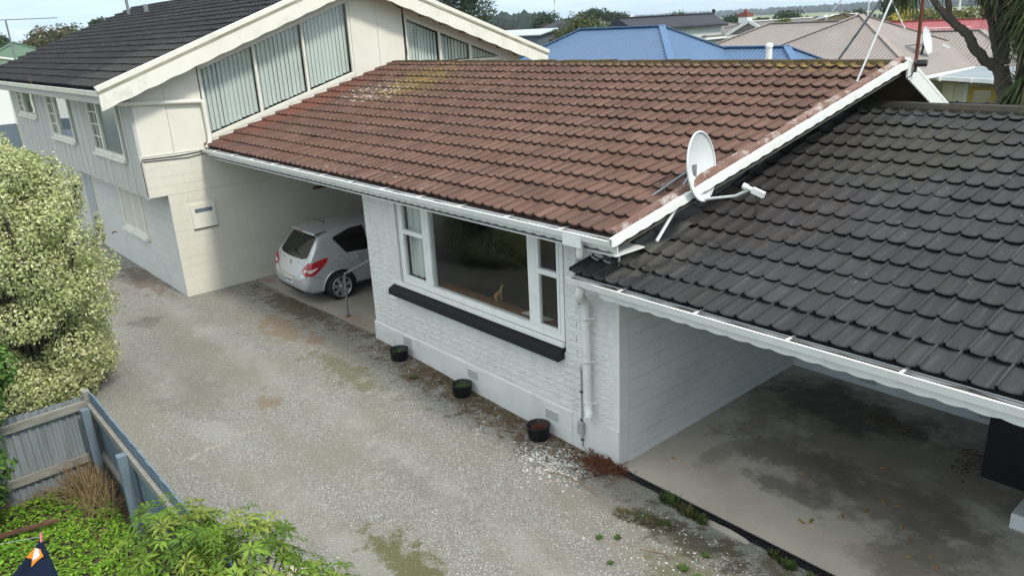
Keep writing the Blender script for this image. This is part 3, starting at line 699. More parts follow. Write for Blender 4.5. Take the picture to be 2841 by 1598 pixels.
# picture window
win = MB()
fx0, fx1, fz0, fz1, fy = -4.70, -.95, 1.42, 2.92, .03
for a, e in (((fx0, fy, fz0), (fx0 + .09, fy + .09, fz1)), ((fx1 - .07, fy, fz0), (fx1, fy + .09, fz1)), ((fx0 + .09, fy, fz0), (fx1 - .07, fy + .09, fz0 + .10)), ((fx0 + .09, fy, fz1 - .05), (fx1 - .07, fy + .09, fz1)),
             ((-3.98, fy - .012, fz0 + .10), (-3.83, fy + .085, fz1 - .05)), ((-1.60, fy - .012, fz0 + .10), (-1.44, fy + .085, fz1 - .05))): win.box(a, e, 0, .006)
win = win.build('window', MATS['white_trim'], house)
for a, e in ((-4.61, -3.98), (-1.44, -1.02)):       # side sashes with a transom
    k = MB(); zt = 2.30
    for p_, q_ in (((a, .02, fz0 + .10), (a + .045, .075, fz1 - .05)), ((e - .04, .02, fz0 + .10), (e, .075, fz1 - .05)), ((a + .045, .02, fz0 + .10), (e - .04, .075, fz0 + .14)), ((a + .045, .02, fz1 - .09), (e - .04, .075, fz1 - .05)), ((a + .045, .012, zt - .035), (e - .04, .078, zt + .035))): k.box(p_, q_, 0, .005)
    k.build('sash', MATS['white_trim'], win)
    for z0_, z1_ in ((fz0 + .14, zt - .035), (zt + .035, fz1 - .09)):
        k = MB(); k.box((a + .045, .05, z0_), (e - .04, .054, z1_)); k.build('pane', MATS['glass'], win)
k = MB(); k.box((-3.83, .06, fz0 + .10), (-1.60, .064, fz1 - .05)); k.build('pane', MATS['glass'], win)
k = MB(); k.box((-4.95, -.02, 1.352), (-.94, .03, 1.415), 0, .006); k.build('sill_board', MATS['white_trim'], win)
k = MB(); k.prism([(-4.96, .034, 1.352), (-4.96, -.115, 1.285), (-4.96, -.125, 1.195), (-4.96, -.11, 1.185), (-4.96, .034, 1.195)], (4.02, 0, 0)); k.build('black_sill', MATS['black_sill'], win)
# the room behind
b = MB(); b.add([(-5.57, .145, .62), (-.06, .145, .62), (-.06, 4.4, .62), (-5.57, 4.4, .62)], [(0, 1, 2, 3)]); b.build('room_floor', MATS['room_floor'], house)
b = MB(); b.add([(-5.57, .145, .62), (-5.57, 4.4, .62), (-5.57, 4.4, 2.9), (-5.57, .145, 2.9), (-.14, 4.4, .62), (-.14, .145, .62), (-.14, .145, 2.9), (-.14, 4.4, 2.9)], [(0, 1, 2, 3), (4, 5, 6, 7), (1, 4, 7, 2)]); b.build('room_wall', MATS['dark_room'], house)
b = MB(); b.box((-4.7, .15, 1.50), (-.95, .30, 1.53), 0, .004); b.build('inner_sill', MATS['wood_dark'], house)
cu_ = MB(); vs = []; n = 44          # sheer curtain gathered at the left sash
for i in range(n + 1):
    x = lerp(-4.60, -4.12, i / n) + .0; y = .155 + .035 * math.sin(i * 1.15) + .01 * math.sin(i * .37)
    vs += [(x, y, 1.56), (x + .02 * math.sin(i), y + .01, 2.2), (x, y, 2.88)]
cu_.add(vs, [(3 * i + j, 3 * i + 3 + j, 3 * i + 4 + j, 3 * i + 1 + j) for i in range(n) for j in (0, 1)], 0, None, True); cu_.build('curtain', MATS['curtain'], house)
# downpipes, offsets, vents, conduit
def pipe(parent, name, pts, r, mat, seg=14):
    k = MB(); P = [Vector(p) for p in pts]; out = [P[0]]
    for i in range(1, len(P) - 1):
        a = (P[i - 1] - P[i]); c = (P[i + 1] - P[i]); f = min(r * 1.6, a.length * .45, c.length * .45)
        A = P[i] + a.normalized() * f; C_ = P[i] + c.normalized() * f
        for t in (0, .25, .5, .75, 1): out.append(A.lerp(P[i], t).lerp(P[i].lerp(C_, t), t))
    out.append(P[-1]); k.tube(out, r, seg); return k.build(name, MATS[mat], parent)
dp = pipe(house, 'downpipe', [(-.10, -.53, 3.05), (-.10, -.53, 2.86), (-.52, -.085, 2.80)], .043, 'pvc_white')
k = MB(); k.box((-.30, -.60, 2.985), (-.02, -.585, 3.12), 0, .004); k.build('gutter_joiner', MATS['white_trim'], dp)
dp = pipe(house, 'downpipe', [(-.62, -.075, 2.92), (-.62, -.075, 2.05)], .045, 'pvc_white')
dp = pipe(house, 'downpipe', [(-.26, -.36, 2.43), (-.30, -.36, 2.30), (-.47, -.085, 2.14), (-.46, -.085, 2.0), (-.455, -.085, .72), (-.40, -.12, .62), (-.36, -.20, .60)], .053, 'pvc_white')
for zz in (1.92, .78, 1.35):
    k = MB(); k.lathe([(.047, -.03), (.053, -.03), (.053, .03), (.047, .03)], 14, mat=Matrix.Translation((-.455, -.085, zz))); k.bar((-.41, -.085, zz), (-.36, -.03, zz), .02, .016); k.build('pipe_clip', MATS['pvc_white'], dp)
cd = pipe(house, 'conduit', [(-.612, -.03, .06), (-.612, -.03, 1.12), (-.607, -.02, 1.16)], .013, 'pvc_grey', 8)
for zz in (.45, .85, .16):
    k = MB(); k.box((-.635, -.045, zz - .01), (-.59, -.005, zz + .01)); k.build('saddle_clip', MATS['black_plastic'], cd)
k = MB(); k.box((-.665, -.075, .24), (-.565, -.024, .42), 0, .01); k.build('junction_box', MATS['pvc_grey'], cd)
k = MB(); k.lathe([(.045, 0), (.045, .02), (.03, .03), (.001, .03)], 14, mat=Matrix.Translation((-.607, -.012, 1.16)) @ Matrix.Rotation(rad(90), 4, 'X')); k.build('cable_gland', MATS['pvc_grey'], cd)
def vent(parent, x, y, z, w=.24, h=.13, nx=8, nz=4, mat='white_plaster'):
    k = MB(); k.box((x, y - .012, z), (x + w, y, z + h)); v = k.build('vent', MATS[mat], parent)
    cw, chh = w / nx, h / nz; k = MB()
    for i in range(nx):
        for j in range(nz): k.box((x + cw * (i + .22), y - .0135, z + chh * (j + .22)), (x + cw * (i + .78), y - .0125, z + chh * (j + .78)))
    k.build('vent_grille', MATS['seam'], v)
for x, zz in ((-1.30, .24), (-3.02, .29), (-4.78, .33)): vent(house, x, -.024, zz)
# concrete steps and rail beside the house end
st = thing('concrete_steps', 'pale concrete steps against the house end inside the car port', 'steps', (-6.3, .7, .1))
b = MB(); b.box((-6.75, .30, .0), (-5.72, 1.6, .26), 0, .01); b.build('step', MATS['carport_slab'], st)
b = MB(); b.box((-6.30, .34, .26), (-5.72, 1.6, .44), 0, .01); b.build('step', MATS['carport_slab'], st)
hr = thing('handrail', 'bent galvanised pipe handrail standing at the car port edge', 'handrail', (-7.16, .22, .1))
pipe(hr, 'rail', [(-7.16, .22, .10), (-7.09, .22, 1.0), (-6.02, .24, 1.50), (-5.72, .25, 1.52)], .021, 'galv', 10)
k = MB(); k.lathe([(.05, 0), (.05, .008), (.022, .012)], 12, mat=Matrix.Translation((-7.16, .22, .125))); k.build('base_flange', MATS['rust'], hr)

# ------------------------------------------------------------------ charcoal-tiled carport (right)
cp = thing('charcoal_roof_carport', 'open carport with charcoal tiled roof and white block side wall', 'carport', (3, 2, 0))
YD, ZD = -0.42, 2.532; PD = rad(16.0); SD = 5.32
tD = Vector((0, math.cos(PD), math.sin(PD))); nD = Vector((0, -math.sin(PD), math.cos(PD)))
def dpnt(x, s, off=0.0): return Vector((x, YD, ZD)) + tD * s + nD * off
b = MB(); ra, rb = dpnt(.0, SD, -.05), dpnt(7.4, SD, -.05)
b.add([dpnt(.0, .10, -.05), dpnt(7.4, .10, -.05), rb, ra, (7.4, 9.6, 2.45), (0.0, 9.6, 2.45)], [(0, 1, 2, 3), (3, 2, 5, 4)])
b.add([dpnt(-.45, .10, -.05), dpnt(0, .10, -.05), dpnt(0, .52, -.05), dpnt(-.40, .46, -.05)], [(0, 1, 2, 3)])
roofd = b.build('roof', MATS['charcoal_tile'], cp)
lay_tiles(roofd, 'charcoal_tile', (YD, ZD), PD, 0.09, 15, lambda s: (-.47 if s < .3 else -.42 if s < .5 else -.05), lambda s: 7.3, 23, 300, toplen=.24)
for i in range(19):
    x0 = .02 + i * .4; k = MB(); dz = R.uniform(-.004, .006); yr, zr = ra.y, ra.z + .06
    k.prism([(x0, yr - .17, zr - .07 + dz), (x0, yr - .15, zr - .01 + dz), (x0, yr - .09, zr + .045 + dz), (x0, yr + .09, zr + .045 + dz), (x0, yr + .16, zr - .06 + dz)], (.408, 0, 0)); k.build('ridge_cap', MATS['ridge_dark'], roofd)
# cement flashing where the charcoal roof meets the brown house, cracked near the eave
for i in range(14):
    s = .42 + i * .36; k = MB(); w = R.uniform(.10, .2) + (.12 if i < 3 else 0); x1 = -.02 if i > 0 else -.25
    pts = []
    for ss in (s, s + .37):
        for du, h in ((-.02 + x1, .14), (x1 + .04, .085), (x1 + w * .6, .062), (x1 + w, .035)): pts.append(dpnt(du + R.uniform(-.015, .015), ss + R.uniform(-.02, .02), h + R.uniform(-.008, .008)))
    k.add(pts, [(j, j + 1, 5 + j, 4 + j) for j in range(3)] + [(3, 2, 1, 0)]); k.build('cement_flashing', MATS['grey_mortar'], roofd)
gutter(cp, -.44, 7.35, YD, ZD, depth=.085, brackets=[.35 + 1.0 * i for i in range(7)], muck=True)
b = MB(); wavy_board(b, (-.02, -.292, 2.46), (7.3, -.292, 2.46), .13, .24, .016, .018); b.build('fascia', MATS['white_trim'], cp)
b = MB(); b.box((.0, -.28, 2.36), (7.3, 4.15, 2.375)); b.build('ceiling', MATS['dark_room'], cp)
# block side wall x = 0
b = MB(); b.box((-.10, .035, -.2), (-.003, 4.2, 2.42)); sw = b.build('side_wall', MATS['white_joint'], cp)
blk = MB(); blk.box((0, .0035, .004), (.012, .3955, .196), 0, .0); blkm = blk.mesh('block', MATS['white_block'])
def part_block(l, name='block', mat='white_block'):
    q = MB(); q.box((0, .0035, .004), (.012, l - .0035, .196)); return q.mesh(name, MATS[mat])
zz = .13; c = 0
while zz < 2.3:
    y = .22 - (.2 if c % 2 else 0.0) ; y = .165 + (.0 if c % 2 else -.0)
    ys = [.16] + [.3626 - (.0 if c % 2 else .2) + .4 * i for i in range(1, 12)]
    ys = [.16] + [v for v in ys if v > .2 and v < 4.12] + [4.13]
    for a, e in zip(ys[:-1], ys[1:]):
        me = blkm if abs(e - a - .4) < .004 else part_block(e - a)
        place('block', me, Matrix.Translation((-.008 + R.uniform(-.001, .001), a, zz)), sw)
    zz += .2; c += 1
b = MB(); b.box((-.006, .0, -.1), (.004, 4.13, .13)); b.box((-.10, -.004, -.1), (.006, .155, 2.42)); b.build('corner_pier', MATS['white_plaster'], cp)
b = MB(); b.box((0.006, 4.14, -.1), (7.2, 4.26, 2.42)); b.build('back_wall', MATS['white_block'], cp)
b = MB(); b.box((6.6, .1, -.1), (6.75, 4.14, 2.42)); b.build('added_end_wall', MATS['white_block'], cp)  # out of view: added to carry the roof and keep sun off the floor
for x in (1.05, 2.67): vent(cp, x, 4.139, .08, .26, .12, 8, 4, 'white_plaster')

# ------------------------------------------------------------------ cream house (left)
ch = thing('cream_house', 'two storey cream house with slate grey tiled roof and big gable window', 'house', (-16, 2, 0))
CYE, CZE, CSL = -2.49, 4.52, 0.36; CP = math.atan(CSL); CYR = 3.40; CZR = CZE + CSL * (CYR - CYE); CL = math.hypot(CYR - CYE, CZR - CZE)
tC = Vector((0, math.cos(CP), math.sin(CP))); nC = Vector((0, -math.sin(CP), math.cos(CP)))
def cpt(x, s, off=0.0): return Vector((x, CYE, CZE)) + tC * s + nC * off
XV = XC + .5
def cxl(s): return -26.1 - 1.5 * s / CL
b = MB(); b.add([cpt(cxl(0), .08, -.05), cpt(XV, .08, -.05), cpt(XV, CL, -.05), cpt(cxl(CL), CL, -.05), (-26.1, 9.29, CZE - .05), (XV, 9.29, CZE - .05)], [(0, 1, 2, 3), (3, 2, 5, 4)])
roofc = b.build('roof', MATS['slate_tile'], ch)
lay_tiles(roofc, 'slate_tile', (CYE, CZE), CP, .08, 18, lambda s: XV - .06 - TILE_W * int((XV - .06 - cxl(s)) / TILE_W), lambda s: XV - .05, 31, 300, toplen=.3)
for i in range(42):
    x0 = XV - .05 - .4 * (i + 1); k = MB(); k.prism([(x0, CYR - .16, CZR - .06), (x0, CYR - .1, CZR + .04), (x0, CYR + .1, CZR + .04), (x0, CYR + .16, CZR - .06)], (.405, 0, 0)); k.build('ridge_cap', MATS['slate_tile'], roofc)
# verge caps, barge boards with scalloped lower edge
for sgn, yy in ((1, CYE), (-1, 2 * CYR - CYE)):
    p0 = Vector((XV, yy, CZE)); p1 = Vector((XV, CYR, CZR)); up = Vector((0, -sgn * math.sin(CP), math.cos(CP)))
    b = MB(); b.bar(p0 + up * .035 + Vector((.0, 0, 0)), p1 + up * .035, .11, .09, up=up); b.build('verge_cap', MATS['cream_trim'], ch)
    b = MB(); b.bar(p0 + up * -.03 + Vector((.035, 0, 0)), p1 + up * -.03 + Vector((.035, 0, 0)), .02, .045, up=up); b.build('verge_strip', MATS['mossy_cream'], ch)
    b = MB(); wavy_board(b, p0 + up * -.05 + Vector((.0, 0, 0)), p1 + up * -.05,   .33, .55, .022, .025, down=(0, 0, -1), out=(1, 0, 0), phase=.3); b.build('barge_board', MATS['cream_trim'], ch)
gutter(ch, -25.9, XV - .01, CYE + .0, CZE + .0, 'cream_trim', muck=True)
b = MB(); wavy_board(b, (-25.9, CYE + .135, 4.47), (XV - .03, CYE + .135, 4.47), .23, .18, .03, .02); b.build('fascia', MATS['grey_board'], ch)
b = MB(); b.box((-25.8, CYE + .14, 4.36), (XC, -1.85, 4.375)); b.build('eaves_soffit', MATS['grey_board'], ch)
b = MB(); b.prism([(XC + .0, CYE + .1, CZE - .09), (XC, CYR, CZR - .13), (XC, 2 * CYR - CYE - .1, CZE - .09), (XC, 2 * CYR - CYE - .1, CZE - .11), (XC, CYR, CZR - .15), (XC, CYE + .1, CZE - .11)], (.5, 0, 0)); b.build('verge_soffit', MATS['soffit_brown'], ch)
for i in range(8):      # outriggers under the right-hand verge
    y = 4.75 + .62 * i; z = CZR - CSL * (y - CYR) - .17
    k = MB(); k.box((XC + .0, y - .03, z - .14), (XV - .03, y + .03, z - .005)); k.build('outrigger', MATS['soffit_brown'], ch)
# gable wall: fibre-cement panels, with two raked windows
def wtop(y): return (CZR - .14) - CSL * abs(y - CYR)
def panel(y0, y1, z0, z1=None, dx=0.0):
    e = .004
    ys = [y0 + e] + ([CYR] if y0 < CYR < y1 else []) + [y1 - e]
    z0f = z0 if callable(z0) else (lambda y: z0)
    z1f = wtop if z1 is None else z1
    poly = [(XC - .02, y, z0f(y)) for y in ys] + [(XC - .02, y, z1f(y)) for y in reversed(ys)]
    k = MB(); k.prism(poly, (.02 + dx, 0, 0)); k.build('wall_panel', MATS['cream_panel'], ch)
ZJ = 3.13
headA = lambda y: 4.80 + .345 * (y + .331); sillA = lambda y: 3.36 + .284 * (y + .308)
headB = lambda y: 5.64 - .355 * (y - 4.936); sillB = lambda y: 4.45
panel(-1.85, -1.148, ZJ); panel(-1.148, -.40, ZJ); panel(-.40, 3.36, lambda y: headA(y) + .03, wtop); panel(-.40, 3.36, ZJ, lambda y: sillA(y) - .04)
panel(3.36, 4.09, ZJ); panel(4.09, 4.83, ZJ); panel(4.83, 8.0, lambda y: headB(y) + .03, wtop); panel(4.83, 8.0, ZJ, lambda y: sillB(y) - .03); panel(8.0, 8.65, ZJ)
k = MB(); k.box((XC - .10, -1.78, 2.3), (XC - .03, 8.6, ZJ)); k.prism([(XC - .06, -1.85, ZJ - .02), (XC - .06, -.40, ZJ - .02), (XC - .06, -.40, wtop(-.4) - .02), (XC - .06, -1.85, wtop(-1.85) - .02)], (.03, 0, 0)); k.prism([(XC - .06, 3.36, ZJ - .02), (XC - .06, 4.83, ZJ - .02), (XC - .06, 4.83, wtop(4.83) - .02), (XC - .06, 3.40, wtop(3.4) - .02)], (.03, 0, 0)); k.build('wall_backing', MATS['cream_joint'], ch)
def raked_window(y0, y1, mull, head, sill, seed):
    w = MB(); t = .055; xf = XC + .012
    def strip(fa, fb, ya, yb): w.prism([(XC - .05, ya, fa(ya)), (XC - .05, yb, fa(yb)), (XC - .05, yb, fb(yb)), (XC - .05, ya, fb(ya))], (xf - XC + .05, 0, 0))
    strip(lambda y: head(y) - t, lambda y: head(y) + .03, y0 - .05, y1 + .05); strip(lambda y: sill(y) - .04, lambda y: sill(y) + t, y0 - .05, y1 + .05)
    for ym in [y0 - .02] + mull + [y1 + .02]: strip(lambda y: sill(y) + t - .001, lambda y: head(y) - t + .001, ym - t / 2, ym + t / 2)
    wo = w.build('window', MATS['cream_trim'], ch)
    ed = [y0 - .02] + mull + [y1 + .02]; rr = random.Random(seed)
    for a, e in zip(ed[:-1], ed[1:]):
        g_ = MB(); g_.prism([(XC - .03, a, sill(a) + .03), (XC - .03, e, sill(e) + .03), (XC - .03, e, head(e) - .03), (XC - .03, a, head(a) - .03)], (.004, 0, 0)); g_.build('pane', MATS['glass'], wo)
        n = int(round((e - a - .08) / .098))
        for i in range(n):
            y = a + .025 + (i + .5) * (e - a - .05) / n; an = rad(rr.uniform(-22, -9)); hw = .055
            z0_ = sill(y) + .075 + rr.uniform(-.008, .008); z1_ = head(y) - .08
            c_, s_ = math.cos(an) * hw, math.sin(an) * hw; x = XC - .13
            k = MB(); k.add([(x - s_, y - c_, z0_), (x + .008, y, z0_), (x + s_, y + c_, z0_), (x + s_, y + c_, z1_), (x + .008, y, z1_), (x - s_, y - c_, z1_)], [(0, 1, 4, 5), (1, 2, 3, 4)], 0, None, True); k.build('blind_slat', MATS['blind'], wo)
    return wo
raked_window(-.33, 3.30, [.90, 2.10], headA, sillA, 3); raked_window(4.93, 7.93, [5.93, 6.92], headB, sillB, 5)
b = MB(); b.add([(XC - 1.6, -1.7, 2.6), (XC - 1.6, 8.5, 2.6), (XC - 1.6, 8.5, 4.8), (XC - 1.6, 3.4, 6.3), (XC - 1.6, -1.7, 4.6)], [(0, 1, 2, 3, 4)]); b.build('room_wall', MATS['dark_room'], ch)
# lower storey: painted concrete blocks on the gable side and on the front
b = MB(); b.box((XC - .14, -1.43, -.2), (XC - .005, 7.0, 2.268)); b.box((XC - .14, -1.84, 2.275), (XC - .005, 7.0, ZJ)); lw = b.build('gable_block_wall', MATS['cream_joint'], ch)
blk = MB(); blk.box((0.006, .002, .0025), (.012, .398, .1975)); cbm = blk.mesh('block', MATS['cream_block'])
nb = 0; spots = []
z0 = 2.269 - .2 * 12; c = 0
while z0 < ZJ - .05:
    ya = -1.443 if z0 < 2.2 else -1.85; y = ya; first = .4 if c % 2 else .2
    zt = min(z0 + .2, ZJ)
    while y < 4.6:
        l = first if y == ya else .4; spots.append((y, z0, l, zt - z0)); y += l
    z0 += .2; c += 1
spots.sort(key=lambda q: q[0])
rest = MB()
for i, (y, zb, l, h) in enumerate(spots):
    if abs(l - .4) < .01 and h > .199: me = cbm
    else:
        q = MB(); q.box((0.006, .002, .0025), (.012, l - .002, h - .0025)); me = q.mesh('block', MATS['cream_block'])
    if i < 200: place('block', me, Matrix.Translation((XC - .012 + R.uniform(-.0012, .0012), y, zb)), lw)
    else: rest.add([(v.co.x + XC - .012, v.co.y + y, v.co.z + zb) for v in me.vertices], [tuple(p.vertices) for p in me.polygons])
if rest.v: stuff(rest.build('block_field', MATS['cream_block'], lw))
b = MB(); b.box((-24.2, -1.432, -.2), (XC - .15, -1.30, 2.275)); fw = b.build('front_block_wall', MATS['cream_joint'], ch)
blk = MB(); blk.box((.003, 0, .0035), (.397, .012, .1965)); gbm = blk.mesh('block', MATS['grey_block'])
z0 = 2.269 - .2 * 12; c = 0; openw = [(-15.25, -13.45, .92, 2.3), (-18.9, -17.9, -.2, 2.1)]
while z0 < 2.2:
    x = XC - .0; first = .2 if c % 2 else .4
    while x > -20.0:
        l = first if x == XC else .4; xa = x - l
        if not any(xa < o_[1] + .02 and x > o_[0] - .02 and z0 + .1 > o_[2] and z0 < o_[3] for o_ in openw):
            me = gbm
            if l < .39: q = MB(); q.box((.003, 0, .0035), (l - .003, .012, .1965)); me = q.mesh('block', MATS['grey_block'])
            place('block', me, Matrix.Translation((xa, -1.437 + R.uniform(-.001, .001), z0)), fw)
        x -= l
    z0 += .2; c += 1
# overhanging upper front: soffit and vertical boards
b = MB(); b.box((-24.2, -1.85, 2.262), (XC - .0, -1.443, 2.272)); b.build('overhang_soffit', MATS['soffit_brown'], ch)
b = MB(); b.box((-24.2, -1.815, 2.274), (XC - .145, -1.72, 4.4)); uw = b.build('upper_front_wall', MATS['seam'], ch)
wins = [(-14.75, -12.30, 2.98, 4.25), (-19.10, -16.62, 3.03, 4.25), (-23.35, -20.85, 3.43, 4.25)]
x = XC - .06; i = 0
while x > -24.15:
    w_ = .186 if i % 2 == 0 else .186; xa = x - w_
    segs = [(2.262, 4.38)]
    for (wa, wb, za, zb) in wins:
        if xa < wb + .06 and x > wa - .06: segs = [(2.262, za - .06)]
    for (za, zb) in segs:
        k = MB(); k.box((xa + .003, -1.85 + R.uniform(-.002, .002) - (.006 if i % 3 == 0 else 0), za), (x - .003, -1.816, zb)); k.build('board', MATS['grey_board'], uw)
    x = xa; i += 1
b = MB(); b.box((XC - .06, -1.862, 2.26), (XC + .004, -1.80, 4.40)); b.build('corner_trim', MATS['grey_board'], ch)
b = MB(); b.box((-24.32, -1.87, 2.2), (-24.2, -1.75, 4.38)); b.build('corner_trim', MATS['cream_trim'], ch)
for j, (wa, wb, za, zb) in enumerate(wins):
    w = MB(); y0, y1 = -1.87, -1.79
    for a, e in (((wa, y0, za), (wa + .08, y1, zb)), ((wb - .08, y0, za), (wb, y1, zb)), ((wa + .08, y0, za), (wb - .08, y1, za + .09)), ((wa + .08, y0, zb - .06), (wb - .08, y1, zb)), ((wa + .78, y0, za + .09), (wa + .90, y1, zb - .06))): w.box(a, e)
    wo = w.build('window', MATS['cream_trim'], ch)
    k = MB(); k.box((wa - .05, -1.93, za - .06), (wb + .05, -1.80, za - .005), 0, .006); k.build('window_sill', MATS['cream_trim'], wo)
    for zz in [za + .09 + (zb - za - .15) * t for t in (.25, .5, .75)]:
        k = MB(); k.box((wa + .08, y0 + .02, zz - .012), (wa + .78, y1 - .01, zz + .012)); k.build('muntin', MATS['cream_trim'], wo)
    k = MB(); k.box((wa + .42, y0 + .021, za + .09), (wa + .444, y1 - .011, zb - .06)); k.build('muntin', MATS['cream_trim'], wo)
    k = MB(); k.box((wa + .08, -1.822, za + .09), (wa + .78, -1.818, zb - .06)); k.build('pane', MATS['glass'], wo)
    k = MB(); k.box((wa + .90, -1.822, za + .09), (wb - .08, -1.818, zb - .06)); k.build('pane', MATS['glass_frost' if j == 0 else 'glass_silver'], wo)
# lower window, tap, downpipe round the corner, meter box, wires, vent boards
w = MB()
for a, e in (((-15.25, -1.45, .98), (-15.15, -1.36, 2.26)), ((-13.55, -1.45, .98), (-13.45, -1.36, 2.26)), ((-15.15, -1.45, .98), (-13.55, -1.36, 1.07)), ((-14.25, -1.44, 1.07), (-14.15, -1.37, 2.26))): w.box(a, e)
wo = w.build('window', MATS['cream_trim'], ch)
k = MB(); k.box((-15.32, -1.52, .90), (-13.38, -1.37, .975), 0, .008); k.build('window_sill', MATS['cream_trim'], wo)
for a, e in ((-15.15, -14.25), (-14.15, -13.55)):
    k = MB(); k.box((a, -1.40, 1.07), (e, -1.396, 2.26)); k.build('pane', MATS['glass'], wo)
    k = MB(); n = 24; vs = []
    for i in range(n + 1):
        x = lerp(a + .02, e - .02, i / n); y = -1.27 + .02 * math.sin(i * 1.3); vs += [(x, y, 1.1), (x, y, 2.24)]
    k.add(vs, [(2 * i, 2 * i + 2, 2 * i + 3, 2 * i + 1) for i in range(n)], 0, None, True); k.build('net_curtain', MATS['curtain'], wo)
k = MB(); k.box((-18.85, -1.445, 0.02), (-17.95, -1.41, 2.08)); k.build('door', MATS['pvc_grey'], ch)
k = MB(); k.tube([(-16.38, -1.44, .64), (-16.38, -1.53, .64), (-16.38, -1.55, .60)], .014, 8); k.box((-16.42, -1.52, .66), (-16.34, -1.505, .672)); k.build('garden_tap', MATS['rust'], ch)
pipe(ch, 'downpipe', [(-10.95, -2.36, 4.42), (-10.95, -2.36, 4.28), (XC + .06, -1.95, 4.215), (XC + .065, -.40, 4.12), (XC + .065, -.385, 3.40), (XC + .13, -.42, 3.24), (XC + .16, -.52, 3.16)], .047, 'cream_trim')
mb = MB(); mb.box((XC + .001, -1.045, 1.455), (XC + .03, -.52, 1.99), 0, .004); mbo = mb.build('meter_box', MATS['cream_trim'], ch)
k = MB(); k.box((XC + .0305, -.965, 1.80), (XC + .034, -.585, 1.885)); k.build('meter_window', MATS['bluegrey_roof'], mbo)
k = MB(); k.box((XC + .002, -1.04, 1.44), (XC + .036, -.52, 1.452)); k.build('hinge', MATS['seam'], mbo)
k = MB(); k.box((XC + .001, 1.86, 1.83), (XC + .03, 2.27, 1.90)); k.build('timber_block', MATS['wood_dark'], ch)
k = MB()
k.tube([(XC + .012, -1.84, 2.30), (XC + .012, -1.845, 3.02), (XC + .014, -1.80, 3.075), (XC + .016, -1.1, 3.06), (XC + .016, -.35, 3.10)], .009, 6); k.tube([(XC + .016, -1.80, 3.03), (XC + .02, -.9, 3.0), (XC + .02, -.35, 3.06)], .008, 6)
stuff(k.build('wire', MATS['wire'], ch))
k = MB(); k.tube([(XC + .02, 4.83, 6.0), (XC + .02, 4.86, 5.2), (XC + .03, 4.87, 4.75), (XC + .15, 4.75, 4.68)], .012, 6); k.build('wire', MATS['wire'], ch)
k = MB(); k.box((XC, -1.85, ZJ - .012), (XC + .010, -.36, ZJ + .012)); k.build('flashing_strip', MATS['cream_trim'], ch)
q = MB(); q.tube([(-24.7, 2.34, 6.15), (-24.7, 2.34, 8.1)], .05, 10); q.build('flue_pipe', MATS['galv'], ch)
q = MB(); q.tube([(-22.7, 2.34, 6.2), (-22.7, 2.34, 6.55)], .075, 10); q.build('roof_vent', MATS['galv'], ch)
# ------------------------------------------------------------------ things round the houses
# satellite dish on the brown house's verge
def dish(name, label, cat, loc, face, w, h, mat='dish_grey', legs=True, scale=1.0):
    t = thing(name, label, cat, loc)
    f = Vector(face).normalized(); r = f.cross(Vector((0, 0, 1))).normalized(); u = r.cross(f)
    L = Vector(loc); mw = Matrix(((r.x, u.x, f.x, L.x), (r.y, u.y, f.y, L.y), (r.z, u.z, f.z, L.z), (0, 0, 0, 1)))
    b = MB(); vs = []; nr, ns = 8, 36
    for i in range(nr + 1):
        q = i / nr
        for k in range(ns):
            a = 2 * math.pi * k / ns; vs.append(mw @ Vector((math.cos(a) * q * w / 2, math.sin(a) * q * h / 2, -.10 * scale * (1 - q * q))))
    fs = [(i * ns + k, i * ns + (k + 1) % ns, (i + 1) * ns + (k + 1) % ns, (i + 1) * ns + k) for i in range(nr) for k in range(ns)]
    b.add(vs, fs, 0, None, True)
    rim = [mw @ Vector((math.cos(2 * math.pi * k / ns) * w / 2, math.sin(2 * math.pi * k / ns) * h / 2, 0)) for k in range(ns + 1)]
    b.tube(rim, .012 * scale, 6); b.add([v - f * .012 * scale for v in vs], [tuple(reversed(q)) for q in fs], 0, None, True)
    b.build('reflector', MATS[mat], t)
    b = MB(); p = mw @ Vector((0, -h / 2 * .96, -.02)); m_ = mw @ Vector((0, -h / 2 * .90, .36 * scale)); e = mw @ Vector((0, -h * .36, .54 * scale))
    b.tube([p, m_, e], .016 * scale, 8); b.build('feed_arm', MATS['dish_grey'], t)
    b = MB(); d = (mw @ Vector((0, 0, 0)) - e).normalized()
    b.tube([e + d * .09 * scale, e + d * .04 * scale], .035 * scale, 12); b.tube([e + d * .04 * scale, e - d * .02 * scale], .024 * scale, 12); b.bar(e - d * .02 * scale, e - d * .16 * scale, .055 * scale, .06 * scale); b.build('receiver', MATS['white_trim'], t)
    return t, mw, e
dl = Vector((.58, .72, 3.74))
t, mw, e = dish('satellite_dish', 'large pale grey satellite dish mounted over the brown roof edge', 'satellite dish', dl, (.95, .16, .13), .66, .76)
b = MB(); back = mw @ Vector((0, -.05, -.12)); foot = Vector((.46, .42, 3.42))
b.tube([back, foot], .022, 8); b.box((back.x - .035, back.y - .035, back.z - .10), (back.x + .035, back.y + .035, back.z + .08)); b.build('mount', MATS['galv'], t)
for q in ((.20, .22, 3.40), (.20, .62, 3.51)):
    b = MB(); b.tube([mw @ Vector((0, -.02, -.13)), q], .013, 6); b.build('brace', MATS['galv'], t)
b = MB(); b.tube([back + Vector((0, 0, -.1)), (.50, .05, 3.02)], .02, 8); b.build('brace', MATS['dish_grey'], t)
for dx in (.0, .03):
    b = MB(); b.tube([e + Vector((.05 + dx, .0, -.03)), e + Vector((.09 + dx, -.01, -.12)), e + Vector((.06 + dx, .01, -.24)), e + Vector((.0 + dx, .02, -.33))], .005, 5); b.build('cable', MATS['wire'], t)
